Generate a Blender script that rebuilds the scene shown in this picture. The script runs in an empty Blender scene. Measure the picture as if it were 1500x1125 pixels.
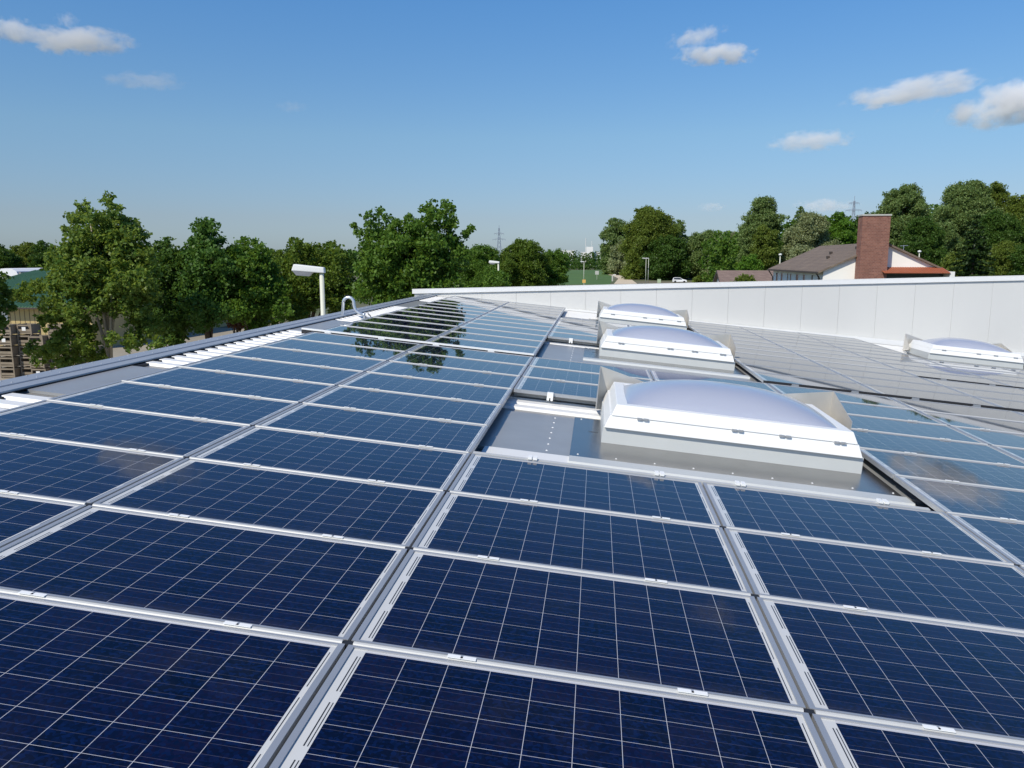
import bpy, bmesh, math, random
import numpy as np
from mathutils import Vector, Matrix
random.seed(7)
S = bpy.context.scene
C = S.collection
R = math.radians

# ------------------------------------------------------------------ camera
CAM = Vector((2.6637, -2.7673, 1.2854))
PITCH, YAW, FPX = R(8.98), R(6.10), 1153.8
cd = bpy.data.cameras.new("camera")
cd.sensor_width = 36.0
cd.lens = FPX / 1500.0 * 36.0
cd.clip_start, cd.clip_end = 0.05, 12000
cam = bpy.data.objects.new("camera", cd)
cam.location = CAM
cam.rotation_euler = (R(90) - PITCH, 0, YAW)
C.objects.link(cam)
S.camera = cam

# ------------------------------------------------------------------ sky, sun, exposure
SUN_EL, SUN_AZ = R(47), R(213)          # azimuth clockwise from +Y: behind the camera, to the left
w = bpy.data.worlds.new("World")
S.world = w
w.use_nodes = True
nt = w.node_tree
bg = nt.nodes["Background"]
sky = nt.nodes.new("ShaderNodeTexSky")
sky.sky_type = 'NISHITA'
sky.sun_disc = False
sky.sun_elevation, sky.sun_rotation = SUN_EL, SUN_AZ
sky.altitude = 300
sky.air_density, sky.dust_density, sky.ozone_density = 1.0, 0.6, 2.2
# clear-air grading of the sky by elevation (deeper blue high up, paler haze band low down)
tc = nt.nodes.new("ShaderNodeTexCoord"); sp = nt.nodes.new("ShaderNodeSeparateXYZ")
nt.links.new(tc.outputs["Generated"], sp.inputs[0])
cr = nt.nodes.new("ShaderNodeValToRGB"); nt.links.new(sp.outputs[2], cr.inputs[0])
els = cr.color_ramp.elements
els[0].position, els[0].color = 0.0, (0.50, 0.63, 0.90, 1)
els[1].position, els[1].color = 0.146, (0.67, 0.835, 0.94, 1)
for p_, c_ in ((0.05, (0.575, 0.64, 0.81, 1)), (0.29, (0.56, 0.93, 1.20, 1)), (0.45, (0.40, 0.78, 1.14, 1)), (0.8, (0.26, 0.62, 1.05, 1))):
    e_ = els.new(p_); e_.color = c_
mul = nt.nodes.new("ShaderNodeMix"); mul.data_type = 'RGBA'; mul.blend_type = 'MULTIPLY'; mul.inputs[0].default_value = 1
nt.links.new(sky.outputs[0], mul.inputs[6]); nt.links.new(cr.outputs[0], mul.inputs[7])
nt.links.new(mul.outputs[2], bg.inputs[0])
bg.inputs[1].default_value = 0.115
sl = bpy.data.lights.new("sun", 'SUN')
sl.energy, sl.angle, sl.color = 4.2, R(0.53), (1.0, 0.93, 0.80)
so = bpy.data.objects.new("sun", sl)
sd = Vector((math.sin(SUN_AZ) * math.cos(SUN_EL), math.cos(SUN_AZ) * math.cos(SUN_EL), math.sin(SUN_EL)))
so.rotation_euler = sd.to_track_quat('Z', 'Y').to_euler()
so.location = (0, 0, 50)
C.objects.link(so)
S.view_settings.view_transform = 'Standard'
S.view_settings.look = 'None'
S.view_settings.exposure = 0.0
S.view_settings.gamma = 1.0
S.cycles.use_denoising = True
S.cycles.volume_bounces = 12
S.cycles.max_bounces = 14
S.cycles.transparent_max_bounces = 12

# ------------------------------------------------------------------ projection helpers (photo pixel -> place)
CR = cam.rotation_euler.to_matrix()
def ray(px, py):
    return CR @ Vector(((px - 750) / FPX, -(py - 562.5) / FPX, -1.0))
def at_depth(px, py, d):
    return CAM + ray(px, py) * d
def at_z(px, py, z):
    r = ray(px, py)
    return CAM + r * ((z - CAM.z) / r.z)
GZ = -5.25                                # ground level

# the roof falls 5.75 degrees to the right; its own axes: v across, u away, n up
TILT = R(5.749)
RM = Matrix.Rotation(TILT, 3, 'Y')
def rw(v, u, n):
    return RM @ Vector((v, u, n))

# ------------------------------------------------------------------ object helpers
def props(o, label=None, cat=None, group=None, kind=None):
    if label: o["label"] = label
    if cat: o["category"] = cat
    if group: o["group"] = group
    if kind: o["kind"] = kind
    return o
def empty(name, loc, label=None, cat=None, group=None, rot=(0, 0, 0)):
    o = bpy.data.objects.new(name, None)
    o.empty_display_size = 0.2
    o.location = loc
    o.rotation_euler = rot
    C.objects.link(o)
    return props(o, label, cat, group)

class MB:
    def __init__(s):
        s.v, s.f = [], []
    def add(s, vs, fs):
        b = len(s.v)
        s.v += [tuple(x) for x in vs]
        s.f += [tuple(i + b for i in f) for f in fs]
        return s
    def box(s, x0, x1, y0, y1, z0, z1):
        return s.add([(x0, y0, z0), (x1, y0, z0), (x1, y1, z0), (x0, y1, z0),
                      (x0, y0, z1), (x1, y0, z1), (x1, y1, z1), (x0, y1, z1)],
                     [(3, 2, 1, 0), (4, 5, 6, 7), (0, 1, 5, 4), (1, 2, 6, 5), (2, 3, 7, 6), (3, 0, 4, 7)])
    def quad(s, a, b, c, d):
        return s.add([a, b, c, d], [(0, 1, 2, 3)])
    def hexa(s, lo, hi):
        return s.add(list(lo) + list(hi), [(3, 2, 1, 0), (4, 5, 6, 7), (0, 1, 5, 4), (1, 2, 6, 5), (2, 3, 7, 6), (3, 0, 4, 7)])
    def prism(s, prof, axis, a, b):
        # closed profile (p, q) swept along axis 'x' or 'y'
        n = len(prof)
        if axis == 'x':
            vs = [(a, p, q) for p, q in prof] + [(b, p, q) for p, q in prof]
        else:
            vs = [(p, a, q) for p, q in prof] + [(p, b, q) for p, q in prof]
        fs = [(i, (i + 1) % n, n + (i + 1) % n, n + i) for i in range(n)]
        fs += [tuple(range(n))[::-1], tuple(range(n, 2 * n))]
        return s.add(vs, fs)
    def tube(s, pts, radii, seg=8, cap=True):
        pts = [Vector(p) for p in pts]
        if not hasattr(radii, '__len__'): radii = [radii] * len(pts)
        rings = []
        ref = None
        for i, p in enumerate(pts):
            d = (pts[min(i + 1, len(pts) - 1)] - pts[max(i - 1, 0)])
            d = d.normalized() if d.length > 1e-9 else Vector((0, 0, 1))
            if ref is None:
                ref = Vector((1, 0, 0)) if abs(d.x) < 0.8 else Vector((0, 1, 0))
            a = (ref - d * ref.dot(d)).normalized()
            ref = a
            b = d.cross(a)
            rings.append([p + (a * math.cos(2 * math.pi * k / seg) + b * math.sin(2 * math.pi * k / seg)) * radii[i] for k in range(seg)])
        vs = [x for r in rings for x in r]
        fs = []
        for i in range(len(pts) - 1):
            for k in range(seg):
                k2 = (k + 1) % seg
                fs.append((i * seg + k, i * seg + k2, (i + 1) * seg + k2, (i + 1) * seg + k))
        if cap:
            fs.append(tuple(range(seg))[::-1])
            fs.append(tuple(range((len(pts) - 1) * seg, len(pts) * seg)))
        return s.add(vs, fs)
    def bar(s, a, b, t):
        return s.tube([a, b], t, 4)
    def mesh(s, name, mat, smooth=False):
        m = bpy.data.meshes.new(name)
        m.from_pydata(s.v, [], s.f)
        bm = bmesh.new(); bm.from_mesh(m)
        bmesh.ops.recalc_face_normals(bm, faces=bm.faces)
        bm.to_mesh(m); bm.free()
        m.materials.append(mat)
        if smooth:
            m.polygons.foreach_set("use_smooth", [True] * len(m.polygons))
        m.update()
        return m
    def build(s, name, mat, parent=None, loc=(0, 0, 0), rot=(0, 0, 0), smooth=False, bevel=0):
        o = bpy.data.objects.new(name, s.mesh(name, mat, smooth))
        o.location, o.rotation_euler = loc, rot
        C.objects.link(o)
        if parent: o.parent = parent
        if bevel:
            b = o.modifiers.new("bevel", 'BEVEL'); b.width = bevel; b.segments = 2; b.limit_method = 'ANGLE'
        return o

# ------------------------------------------------------------------ material helpers
class NT:
    def __init__(s, name):
        s.m = bpy.data.materials.new(name); s.m.use_nodes = True
        s.t = s.m.node_tree
        s.p = s.t.nodes["Principled BSDF"]
        s.out = s.t.nodes["Material Output"]
    def n(s, typ, **kw):
        x = s.t.nodes.new(typ)
        for k, v in kw.items(): setattr(x, k, v)
        return x
    def l(s, a, b): s.t.links.new(a, b)
    def set(s, sock, val):
        if hasattr(val, 'is_output'): s.l(val, sock)
        else: sock.default_value = val
    def math(s, op, a, b=None, c=None):
        x = s.n("ShaderNodeMath", operation=op)
        s.set(x.inputs[0], a)
        if b is not None: s.set(x.inputs[1], b)
        if c is not None: s.set(x.inputs[2], c)
        return x.outputs[0]
    def mix(s, fac, a, b):
        x = s.n("ShaderNodeMix", data_type='RGBA')
        s.set(x.inputs[0], fac); s.set(x.inputs[6], a); s.set(x.inputs[7], b)
        return x.outputs[2]
    def noise(s, scale, coord=None, detail=4, rough=0.55):
        x = s.n("ShaderNodeTexNoise"); x.inputs["Scale"].default_value = scale
        x.inputs["Detail"].default_value = detail; x.inputs["Roughness"].default_value = rough
        if coord is not None: s.l(coord, x.inputs["Vector"])
        return x.outputs["Fac"]
    def ramp(s, fac, a, b):
        x = s.n("ShaderNodeMapRange"); x.inputs[1].default_value = a; x.inputs[2].default_value = b
        s.l(fac, x.inputs[0]); return x.outputs[0]
    def obj(s): return s.n("ShaderNodeTexCoord").outputs["Object"]
    def bump(s, h, strength, dist=0.01):
        x = s.n("ShaderNodeBump"); x.inputs["Strength"].default_value = strength; x.inputs["Distance"].default_value = dist
        s.l(h, x.inputs["Height"]); s.l(x.outputs[0], s.p.inputs["Normal"])
def c4(c): return (c[0], c[1], c[2], 1)
def simple(name, col, rough=0.5, metal=0.0, var=0.12, scale=3.0, bump=0.0, bscale=40, rvar=0.0):
    k = NT(name); co = k.obj()
    f = k.noise(scale, co)
    a = c4([x * (1 - var) for x in col]); b = c4([min(1, x * (1 + var)) for x in col])
    k.l(k.mix(f, a, b), k.p.inputs["Base Color"])
    k.p.inputs["Roughness"].default_value = rough
    if rvar: k.l(k.math('MULTIPLY_ADD', k.noise(scale * 2.3, co), rvar * 2, rough - rvar), k.p.inputs["Roughness"])
    k.p.inputs["Metallic"].default_value = metal
    if bump: k.bump(k.noise(bscale, co), bump)
    return k.m

M = {}
M['alu'] = simple('anodised aluminium', (0.50, 0.51, 0.52), 0.45, 0.55, 0.08, 6)
M['rail'] = simple('pale aluminium rail', (0.56, 0.56, 0.54), 0.5, 0.1, 0.08, 5)
M['farrail'] = simple('muted far rail', (0.46, 0.46, 0.455), 0.5, 0.0, 0.05, 5)  # darker copy of the rail tone, standing in for grazing wall reflections
M['clamp'] = simple('bright clamp metal', (0.88, 0.88, 0.86), 0.4, 0.0, 0.04, 8)
M['dark'] = simple('black for rubber and shade', (0.02, 0.02, 0.022), 0.6, 0, 0.2)  # real rubber parts, also strips that stand in for shade
M['sheet'] = simple('galvanised flat sheet', (0.34, 0.345, 0.345), 0.34, 0.2, 0.16, 2.2, 0.05, 6, 0.05)
M['sheet2'] = simple('bright steel apron sheet', (0.33, 0.315, 0.295), 0.24, 0.9, 0.10, 3, 0.08, 5, 0.05)
M['flash'] = simple('grey eave flashing', (0.34, 0.37, 0.41), 0.45, 0.2, 0.10, 2)
M['rib'] = simple('sunlit white trapezoid ribs', (0.80, 0.79, 0.76), 0.42, 0.0, 0.05, 4)  # sunlit brightness of the rib crests put into the colour
M['valley'] = simple('trapezoid sheet valley', (0.34, 0.33, 0.31), 0.38, 0.4, 0.2, 4)  # greyer copy of the rib sheet for its dimmer valleys
M['curb'] = simple('skylight curb sheet', (0.56, 0.58, 0.57), 0.5, 0.1, 0.06, 3)
M['gfk'] = simple('white frame plastic', (0.84, 0.84, 0.82), 0.35, 0, 0.03, 6)
M['deflect'] = simple('wind deflector sheet metal', (0.66, 0.63, 0.575), 0.30, 0.55, 0.12, 4, 0.06, 7)
M['wall'] = simple('white wall panel', (0.665, 0.66, 0.635), 0.42, 0.0, 0.04, 0.7, 0.02, 3)
M['groove'] = simple('panel joint strip', (0.62, 0.62, 0.61), 0.6)
M['cap'] = simple('white wall cap', (0.82, 0.82, 0.81), 0.35, 0.0, 0.03)
M['trim'] = simple('white base trim', (0.70, 0.70, 0.68), 0.4, 0.1, 0.05)
M['zinc'] = simple('galvanised pipe', (0.62, 0.66, 0.70), 0.35, 0.6, 0.1, 9)
M['lampgrey'] = simple('lamp housing', (0.75, 0.75, 0.72), 0.45, 0, 0.04)
M['lampglass'] = simple('lamp bowl', (0.35, 0.36, 0.38), 0.25, 0, 0.1)
M['pole'] = simple('painted lamp pole', (0.62, 0.62, 0.52), 0.5, 0, 0.08)
M['facade'] = simple('hall facade', (0.45, 0.46, 0.47), 0.5)
M['pylon'] = simple('hazed pylon steel', (0.30, 0.35, 0.42), 0.6, 0.0)  # bluish grey with the haze of distance put into the colour
M['white'] = simple('white render', (0.80, 0.79, 0.76), 0.8, 0, 0.05, 0.6)
M['cream'] = simple('cream render', (0.90, 0.88, 0.82), 0.85, 0, 0.07, 0.5)
M['awning'] = simple('orange tile awning', (0.38, 0.11, 0.05), 0.7, 0, 0.2, 5)
M['darkwood'] = simple('dark brown trim', (0.06, 0.045, 0.035), 0.6)
M['window'] = simple('window glass', (0.03, 0.035, 0.04), 0.08)
M['greenroof'] = simple('green metal roof', (0.14, 0.26, 0.13), 0.5, 0.1, 0.12, 0.4)
M['tent'] = simple('white tarpaulin', (0.82, 0.82, 0.84), 0.6)
M['crate'] = simple('weathered crate wood', (0.24, 0.195, 0.14), 0.85, 0, 0.4, 2.5)
M['bark'] = simple('bark', (0.10, 0.075, 0.05), 0.9, 0, 0.35, 6, 0.3, 12)
M['palebark'] = simple('pale bark', (0.34, 0.30, 0.24), 0.9, 0, 0.3, 5, 0.3, 12)
M['carpaint'] = simple('white car paint', (0.78, 0.79, 0.80), 0.2, 0, 0.02)
M['tyre'] = simple('tyre', (0.02, 0.02, 0.02), 0.8)
M['signgreen'] = simple('pale green board', (0.45, 0.55, 0.35), 0.6)
M['signyellow'] = simple('yellow sign', (0.75, 0.45, 0.12), 0.5)
M['post'] = simple('concrete', (0.5, 0.49, 0.45), 0.85)

def cells_material():
    k = NT('polycrystalline cells under glass')
    co = k.obj(); sx = k.n("ShaderNodeSeparateXYZ"); k.l(co, sx.inputs[0])
    X, Y = sx.outputs[0], sx.outputs[1]
    x0, px, y0, py = 0.076, 0.1605, 0.0170, 0.1555
    W_, H_ = px * 10 - 0.002, py * 6 - 0.002
    rx = k.math('SUBTRACT', X, x0); ry = k.math('SUBTRACT', Y, y0)
    inx = k.math('MULTIPLY', k.math('GREATER_THAN', rx, 0.0), k.math('LESS_THAN', rx, W_))
    iny = k.math('MULTIPLY', k.math('GREATER_THAN', ry, 0.0), k.math('LESS_THAN', ry, H_))
    fx = k.math('FRACT', k.math('DIVIDE', rx, px)); fy = k.math('FRACT', k.math('DIVIDE', ry, py))
    cx = k.math('LESS_THAN', fx, 1 - 0.0020 / px); cy = k.math('LESS_THAN', fy, 1 - 0.0018 / py)
    cell = k.math('MULTIPLY', k.math('MULTIPLY', inx, iny), k.math('MULTIPLY', cx, cy))
    # three thin busbars along the cell
    b3 = k.math('FRACT', k.math('MULTIPLY', fy, 3.0))
    bus = k.math('LESS_THAN', k.math('ABSOLUTE', k.math('SUBTRACT', b3, 0.5)), 0.0009 * 3 / py)
    # cell to cell tint
    ix = k.math('FLOOR', k.math('DIVIDE', rx, px)); iy = k.math('FLOOR', k.math('DIVIDE', ry, py))
    oi = k.n("ShaderNodeObjectInfo")
    cv = k.n("ShaderNodeCombineXYZ"); k.l(ix, cv.inputs[0]); k.l(iy, cv.inputs[1]); k.l(k.math('MULTIPLY', oi.outputs["Random"], 97.0), cv.inputs[2])
    wn = k.n("ShaderNodeTexWhiteNoise", noise_dimensions='3D'); k.l(cv.outputs[0], wn.inputs["Vector"])
    # crystal flakes
    off = k.n("ShaderNodeVectorMath", operation='ADD'); k.l(co, off.inputs[0])
    ov = k.n("ShaderNodeCombineXYZ"); k.l(k.math('MULTIPLY', oi.outputs["Random"], 31.0), ov.inputs[0]); k.l(ov.outputs[0], off.inputs[1])
    vo = k.n("ShaderNodeTexVoronoi"); vo.inputs["Scale"].default_value = 85; k.l(off.outputs[0], vo.inputs["Vector"])
    vs = k.n("ShaderNodeSeparateColor"); k.l(vo.outputs["Color"], vs.inputs[0])
    base = k.mix(wn.outputs["Value"], (0.0006, 0.0024, 0.013, 1), (0.0008, 0.0046, 0.027, 1))
    base = k.mix(k.math('MULTIPLY', k.ramp(vs.outputs[0], 0.35, 1.0), 0.85), base, (0.0020, 0.0110, 0.060, 1))
    base = k.mix(k.math('MULTIPLY', wn.outputs["Value"], k.math('MULTIPLY', vs.outputs[1], 0.6)), base, (0.0095, 0.0035, 0.015, 1))
    base = k.mix(k.math('MULTIPLY', bus, 0.16), base, (0.32, 0.31, 0.38, 1))
    # ribbons in the white end strips
    def ribbon(xa, xb):
        inr = k.math('MULTIPLY', k.math('GREATER_THAN', X, xa), k.math('LESS_THAN', X, xb))
        ph = k.math('FRACT', k.math('DIVIDE', ry, py * 2))
        seg = k.math('MULTIPLY', k.math('GREATER_THAN', ph, 0.10), k.math('LESS_THAN', ph, 0.88))
        return k.math('MULTIPLY', k.math('MULTIPLY', inr, seg), iny)
    rib = k.math('MAXIMUM', ribbon(0.053, 0.058), k.math('MAXIMUM', ribbon(0.0655, 0.0695), ribbon(1.6875, 1.6915)))
    back = k.mix(rib, (0.62, 0.62, 0.60, 1), (0.035, 0.038, 0.042, 1))
    back = k.mix(k.math('MULTIPLY', inx, 0.35), back, (0.36, 0.36, 0.46, 1))
    col = k.mix(cell, back, base)
    dust = k.ramp(k.noise(2.2, off.outputs[0], 7, 0.7), 0.52, 0.80)
    edge = k.math('MULTIPLY', k.ramp(k.math('SUBTRACT', 0.10, Y), 0.0, 0.09), k.noise(9.0, off.outputs[0], 5))
    dd = k.math('ADD', k.math('MULTIPLY', dust, 0.035), k.math('MULTIPLY', edge, 0.10))
    col = k.mix(dd, col, (0.30, 0.27, 0.23, 1))
    k.l(col, k.p.inputs["Base Color"])
    k.p.inputs["Roughness"].default_value = 0.5
    k.p.inputs["Specular IOR Level"].default_value = 0.0
    k.p.inputs["Coat Weight"].default_value = 1.0
    k.p.inputs["Coat IOR"].default_value = 1.33
    k.l(k.math('MULTIPLY_ADD', k.noise(3.0, off.outputs[0]), 0.035, 0.004), k.p.inputs["Coat Roughness"])
    # anti-reflective glass: dark seen steeply, strongly mirroring at grazing angles
    lw = k.n("ShaderNodeLayerWeight"); lw.inputs["Blend"].default_value = 0.5
    gl = k.n("ShaderNodeBsdfGlossy"); gl.inputs["Roughness"].default_value = 0.02; gl.inputs["Color"].default_value = (0.95, 0.95, 0.95, 1)
    ms = k.n("ShaderNodeMixShader"); k.l(k.math('MULTIPLY', k.math('POWER', lw.outputs["Facing"], 8.0), 0.42), ms.inputs[0])
    k.l(k.p.outputs[0], ms.inputs[1]); k.l(gl.outputs[0], ms.inputs[2]); k.l(ms.outputs[0], k.out.inputs[0])
    return k.m
M['cells'] = cells_material()

def dome_material():
    k = NT('opal dome acrylic')
    k.p.inputs["Base Color"].default_value = (0.41, 0.435, 0.52, 1)
    k.p.inputs["Roughness"].default_value = 0.35
    k.p.inputs["Subsurface Weight"].default_value = 0.25
    k.p.inputs["Subsurface Radius"].default_value = (0.1, 0.1, 0.12)
    k.p.inputs["Coat Weight"].default_value = 0.8
    k.p.inputs["Coat Roughness"].default_value = 0.12
    return k.m
M['dome'] = dome_material()

def brick_material(name, a, b, mortar, scale, bw=0.5, rh=0.25):
    k = NT(name); co = k.obj()
    mp = k.n("ShaderNodeMapping"); mp.inputs["Rotation"].default_value = (R(90), 0, 0)
    k.l(co, mp.inputs[0])
    # use x+y as the running coordinate so both faces carry courses
    sx = k.n("ShaderNodeSeparateXYZ"); k.l(co, sx.inputs[0])
    cb = k.n("ShaderNodeCombineXYZ"); k.l(k.math('ADD', sx.outputs[0], sx.outputs[1]), cb.inputs[0]); k.l(sx.outputs[2], cb.inputs[1])
    br = k.n("ShaderNodeTexBrick"); k.l(cb.outputs[0], br.inputs["Vector"])
    br.inputs["Color1"].default_value = c4(a); br.inputs["Color2"].default_value = c4(b); br.inputs["Mortar"].default_value = c4(mortar)
    br.inputs["Scale"].default_value = scale; br.inputs["Mortar Size"].default_value = 0.012
    br.inputs["Brick Width"].default_value = bw; br.inputs["Row Height"].default_value = rh
    f = k.ramp(k.noise(1.6, co, 7, 0.7), 0.35, 0.7)
    k.l(k.mix(k.math('MULTIPLY', f, 0.55), br.outputs["Color"], c4([x * 0.55 for x in a])), k.p.inputs["Base Color"])
    k.p.inputs["Roughness"].default_value = 0.85
    return k.m
M['brick'] = brick_material('chimney brick', (0.31, 0.135, 0.095), (0.20, 0.080, 0.060), (0.36, 0.28, 0.22), 2.0)
M['tiles'] = brick_material('brown roof tiles', (0.23, 0.175, 0.13), (0.16, 0.12, 0.095), (0.08, 0.06, 0.05), 1.6, 0.5, 0.45)
M['tiles2'] = brick_material('reddish roof tiles', (0.25, 0.18, 0.15), (0.20, 0.14, 0.12), (0.10, 0.07, 0.06), 1.6, 0.5, 0.45)

def boards_material():
    k = NT('yellow board cladding'); co = k.obj()
    sx = k.n("ShaderNodeSeparateXYZ"); k.l(co, sx.inputs[0])
    fx = k.math('FRACT', k.math('MULTIPLY', sx.outputs[0], 2.6))
    g = k.math('LESS_THAN', fx, 0.16)
    f = k.noise(0.9, co)
    a = k.mix(f, (0.42, 0.31, 0.13, 1), (0.55, 0.43, 0.21, 1))
    k.l(k.mix(g, a, (0.14, 0.10, 0.05, 1)), k.p.inputs["Base Color"]); k.p.inputs["Roughness"].default_value = 0.8
    return k.m
M['boards'] = boards_material()

def leaf_material(name, c1, c2, trans=0.3):
    k = NT(name)
    g = k.n("ShaderNodeNewGeometry")
    rnd = g.outputs["Random Per Island"]
    col = k.mix(rnd, c4(c1), c4(c2))
    k.l(col, k.p.inputs["Base Color"])
    k.p.inputs["Roughness"].default_value = 0.42
    k.p.inputs["Specular IOR Level"].default_value = 0.18
    tr = k.n("ShaderNodeBsdfTranslucent")
    bright = k.mix(0.5, col, c4([min(1, c2[0] * 1.8), min(1, c2[1] * 1.6), c2[2] * 0.8]))
    k.l(bright, tr.inputs[0])
    ms = k.n("ShaderNodeMixShader"); ms.inputs[0].default_value = trans
    k.l(k.p.outputs[0], ms.inputs[1]); k.l(tr.outputs[0], ms.inputs[2]); k.l(ms.outputs[0], k.out.inputs[0])
    return k.m
LEAF = {
    'maple': leaf_material('maple leaves', (0.055, 0.130, 0.016), (0.150, 0.255, 0.042), 0.38),
    'maple2': leaf_material('olive maple leaves', (0.065, 0.125, 0.016), (0.165, 0.240, 0.040), 0.38),
    'maple3': leaf_material('deep green maple leaves', (0.042, 0.110, 0.018), (0.115, 0.215, 0.045), 0.35),
    'light': leaf_material('yellowish maple leaves', (0.055, 0.125, 0.018), (0.225, 0.310, 0.066), 0.40),
    'dark': leaf_material('dark leaves', (0.040, 0.095, 0.016), (0.100, 0.175, 0.034), 0.35),
    'olive': leaf_material('olive leaves', (0.100, 0.155, 0.024), (0.195, 0.250, 0.048), 0.38),
    'grey': leaf_material('grey willow leaves', (0.175, 0.220, 0.100), (0.360, 0.400, 0.210), 0.35),
    'poplar': leaf_material('poplar leaves', (0.100, 0.175, 0.050), (0.230, 0.305, 0.105), 0.35),
    'fresh': leaf_material('fresh green leaves', (0.080, 0.180, 0.020), (0.155, 0.290, 0.040), 0.4),
    'fir': leaf_material('fir needles', (0.018, 0.042, 0.010), (0.045, 0.080, 0.020), 0.15),
    'redbush': leaf_material('red brown shrub leaves', (0.09, 0.045, 0.025), (0.17, 0.08, 0.04)),
}

def ground_material():
    k = NT('grass and yard ground'); co = k.obj()
    f = k.ramp(k.noise(0.05, co, 6), 0.4, 0.6)
    g = k.mix(k.noise(0.6, co, 5), (0.05, 0.075, 0.02, 1), (0.11, 0.12, 0.045, 1))
    k.l(k.mix(f, g, (0.17, 0.15, 0.10, 1)), k.p.inputs["Base Color"]); k.p.inputs["Roughness"].default_value = 0.95
    return k.m
M['ground'] = ground_material()
M['yard'] = simple('pale yard gravel', (0.32, 0.28, 0.21), 0.95, 0, 0.25, 0.5)
M['road'] = simple('gravel track', (0.60, 0.50, 0.36), 0.95, 0, 0.15, 0.3)
M['asphalt'] = simple('asphalt', (0.06, 0.06, 0.062), 0.9, 0, 0.2, 0.5)
M['crop'] = simple('green crop', (0.070, 0.140, 0.028), 0.9, 0, 0.40, 0.12)

def ord_(i):
    return ["first", "second", "third", "fourth", "fifth", "sixth", "seventh", "eighth", "ninth", "tenth", "eleventh", "twelfth", "thirteenth"][i]

# ------------------------------------------------------------------ SETTING: ground, field, track
def sheet(name, pts, z, mat):
    m = MB(); m.add([(p[0], p[1], z) for p in pts], [tuple(range(len(pts)))])
    o = m.build(name, mat); o["kind"] = "structure"; return o
sheet('ground', [(-6000, -3000), (6000, -3000), (6000, 9000), (-6000, 9000)], GZ, M['ground'])
sheet('yard', [(-75, -25), (-1, -25), (-1, 46), (-24, 70), (-75, 70)], GZ + 0.004, M['yard'])
def gp(px, py): 
    p = at_z(px, py, GZ); return (p.x, p.y)
sheet('field', [gp(790, 417), gp(893, 417), gp(899, 408), gp(893, 401.5), gp(880, 395.5), gp(780, 395.5)], GZ + 0.004, M['crop'])
sheet('track', [gp(899, 416), gp(934, 416), gp(926, 410), gp(915, 405.2), gp(905, 402.4), gp(894, 400.8), gp(888, 401.5), gp(899, 404.5), gp(906, 408)], GZ + 0.008, M['road'])
sheet('road', [gp(860, 420.5), gp(1060, 420.5), gp(1060, 415.2), gp(935, 415.6), gp(870, 417.6)], GZ + 0.012, M['asphalt'])

# ------------------------------------------------------------------ the hall roof
RT = (0, TILT, 0)
PU, PV = 1.012, 1.7406
NS = -0.145                              # valley level of the roof sheet, panel tops are n = 0
V0, V1, U0, U1 = -2.45, 22.0, -5.0, 22.3
hall = empty('warehouse', (0, 0, 0), 'large low hall whose gently sloping metal roof carries all the solar panels', 'warehouse', rot=RT)
# sheet base
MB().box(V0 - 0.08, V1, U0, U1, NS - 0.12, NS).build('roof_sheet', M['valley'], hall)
FLATS = [(3.735, 5.36), (9.95, 12.1), (16.9, 19.4)]
def in_flat(u): return 3.33 < u < 5.46 or any(a - 0.10 < u < b + 0.10 for a, b in FLATS)
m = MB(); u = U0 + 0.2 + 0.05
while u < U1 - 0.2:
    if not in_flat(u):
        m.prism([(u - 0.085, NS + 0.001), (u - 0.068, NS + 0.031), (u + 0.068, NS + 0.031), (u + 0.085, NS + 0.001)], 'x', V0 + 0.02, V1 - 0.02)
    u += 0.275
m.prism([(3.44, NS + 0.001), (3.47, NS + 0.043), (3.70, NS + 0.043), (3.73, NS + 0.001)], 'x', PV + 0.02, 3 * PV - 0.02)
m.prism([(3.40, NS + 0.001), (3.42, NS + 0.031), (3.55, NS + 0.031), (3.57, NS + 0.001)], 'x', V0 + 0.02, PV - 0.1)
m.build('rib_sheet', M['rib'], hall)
for a, b in FLATS:
    m = MB(); m.box(V0 + 0.02, V1 - 0.3, a, b, NS + 0.002, NS + 0.030)
    m.build('flat_sheet', M['sheet'], hall)
    m = MB()
    for vv in (2.28,):
        for uu in np.linspace(a + 0.12, b - 0.1, 7):
            m.add([(vv + 0.012 * math.cos(t), uu + 0.012 * math.sin(t), NS + 0.0305) for t in np.linspace(0, 2 * math.pi, 7)[:-1]] + [(vv, uu, NS + 0.038)],
                  [(i, (i + 1) % 6, 6) for i in range(6)])
    m.build('screws', M['clamp'], hall)
# eave flashing: cap, inner step and drip edge with rivets
m = MB()
m.prism([(-2.76, -0.45), (-2.76, -0.092), (-2.745, -0.082), (-2.58, -0.080), (-2.572, -0.086), (-2.572, -0.108), (-2.74, -0.108), (-2.74, -0.45)], 'y', U0, U1 + 0.3)
m.prism([(-2.571, -0.090), (-2.44, -0.088), (-2.436, -0.100), (-2.445, -0.112), (-2.571, -0.112)], 'y', U0, U1)
for uu in np.arange(U0 + .2, U1, 0.33):
    for vv, nn in ((-2.715, -0.0815), (-2.61, -0.0805)):
        m.add([(vv + 0.011 * math.cos(t), uu + 0.011 * math.sin(t), nn) for t in np.linspace(0, 2 * math.pi, 6)[:-1]] + [(vv, uu, nn + 0.012)],
              [(i, (i + 1) % 5, 5) for i in range(5)])
m.build('eave_flashing', M['flash'], hall)
MB().box(-2.52, -2.385, U0, 3.4, NS + 0.0005, NS + 0.026).box(-2.52, -2.385, 5.40, 9.9, NS + 0.0005, NS + 0.026).box(-2.52, -2.385, 12.15, 16.8, NS + 0.0005, NS + 0.026).build('foam_and_shade', M['dark'], hall)  # dark foam ends, widened to include the flashing's shadow between ribs
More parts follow.
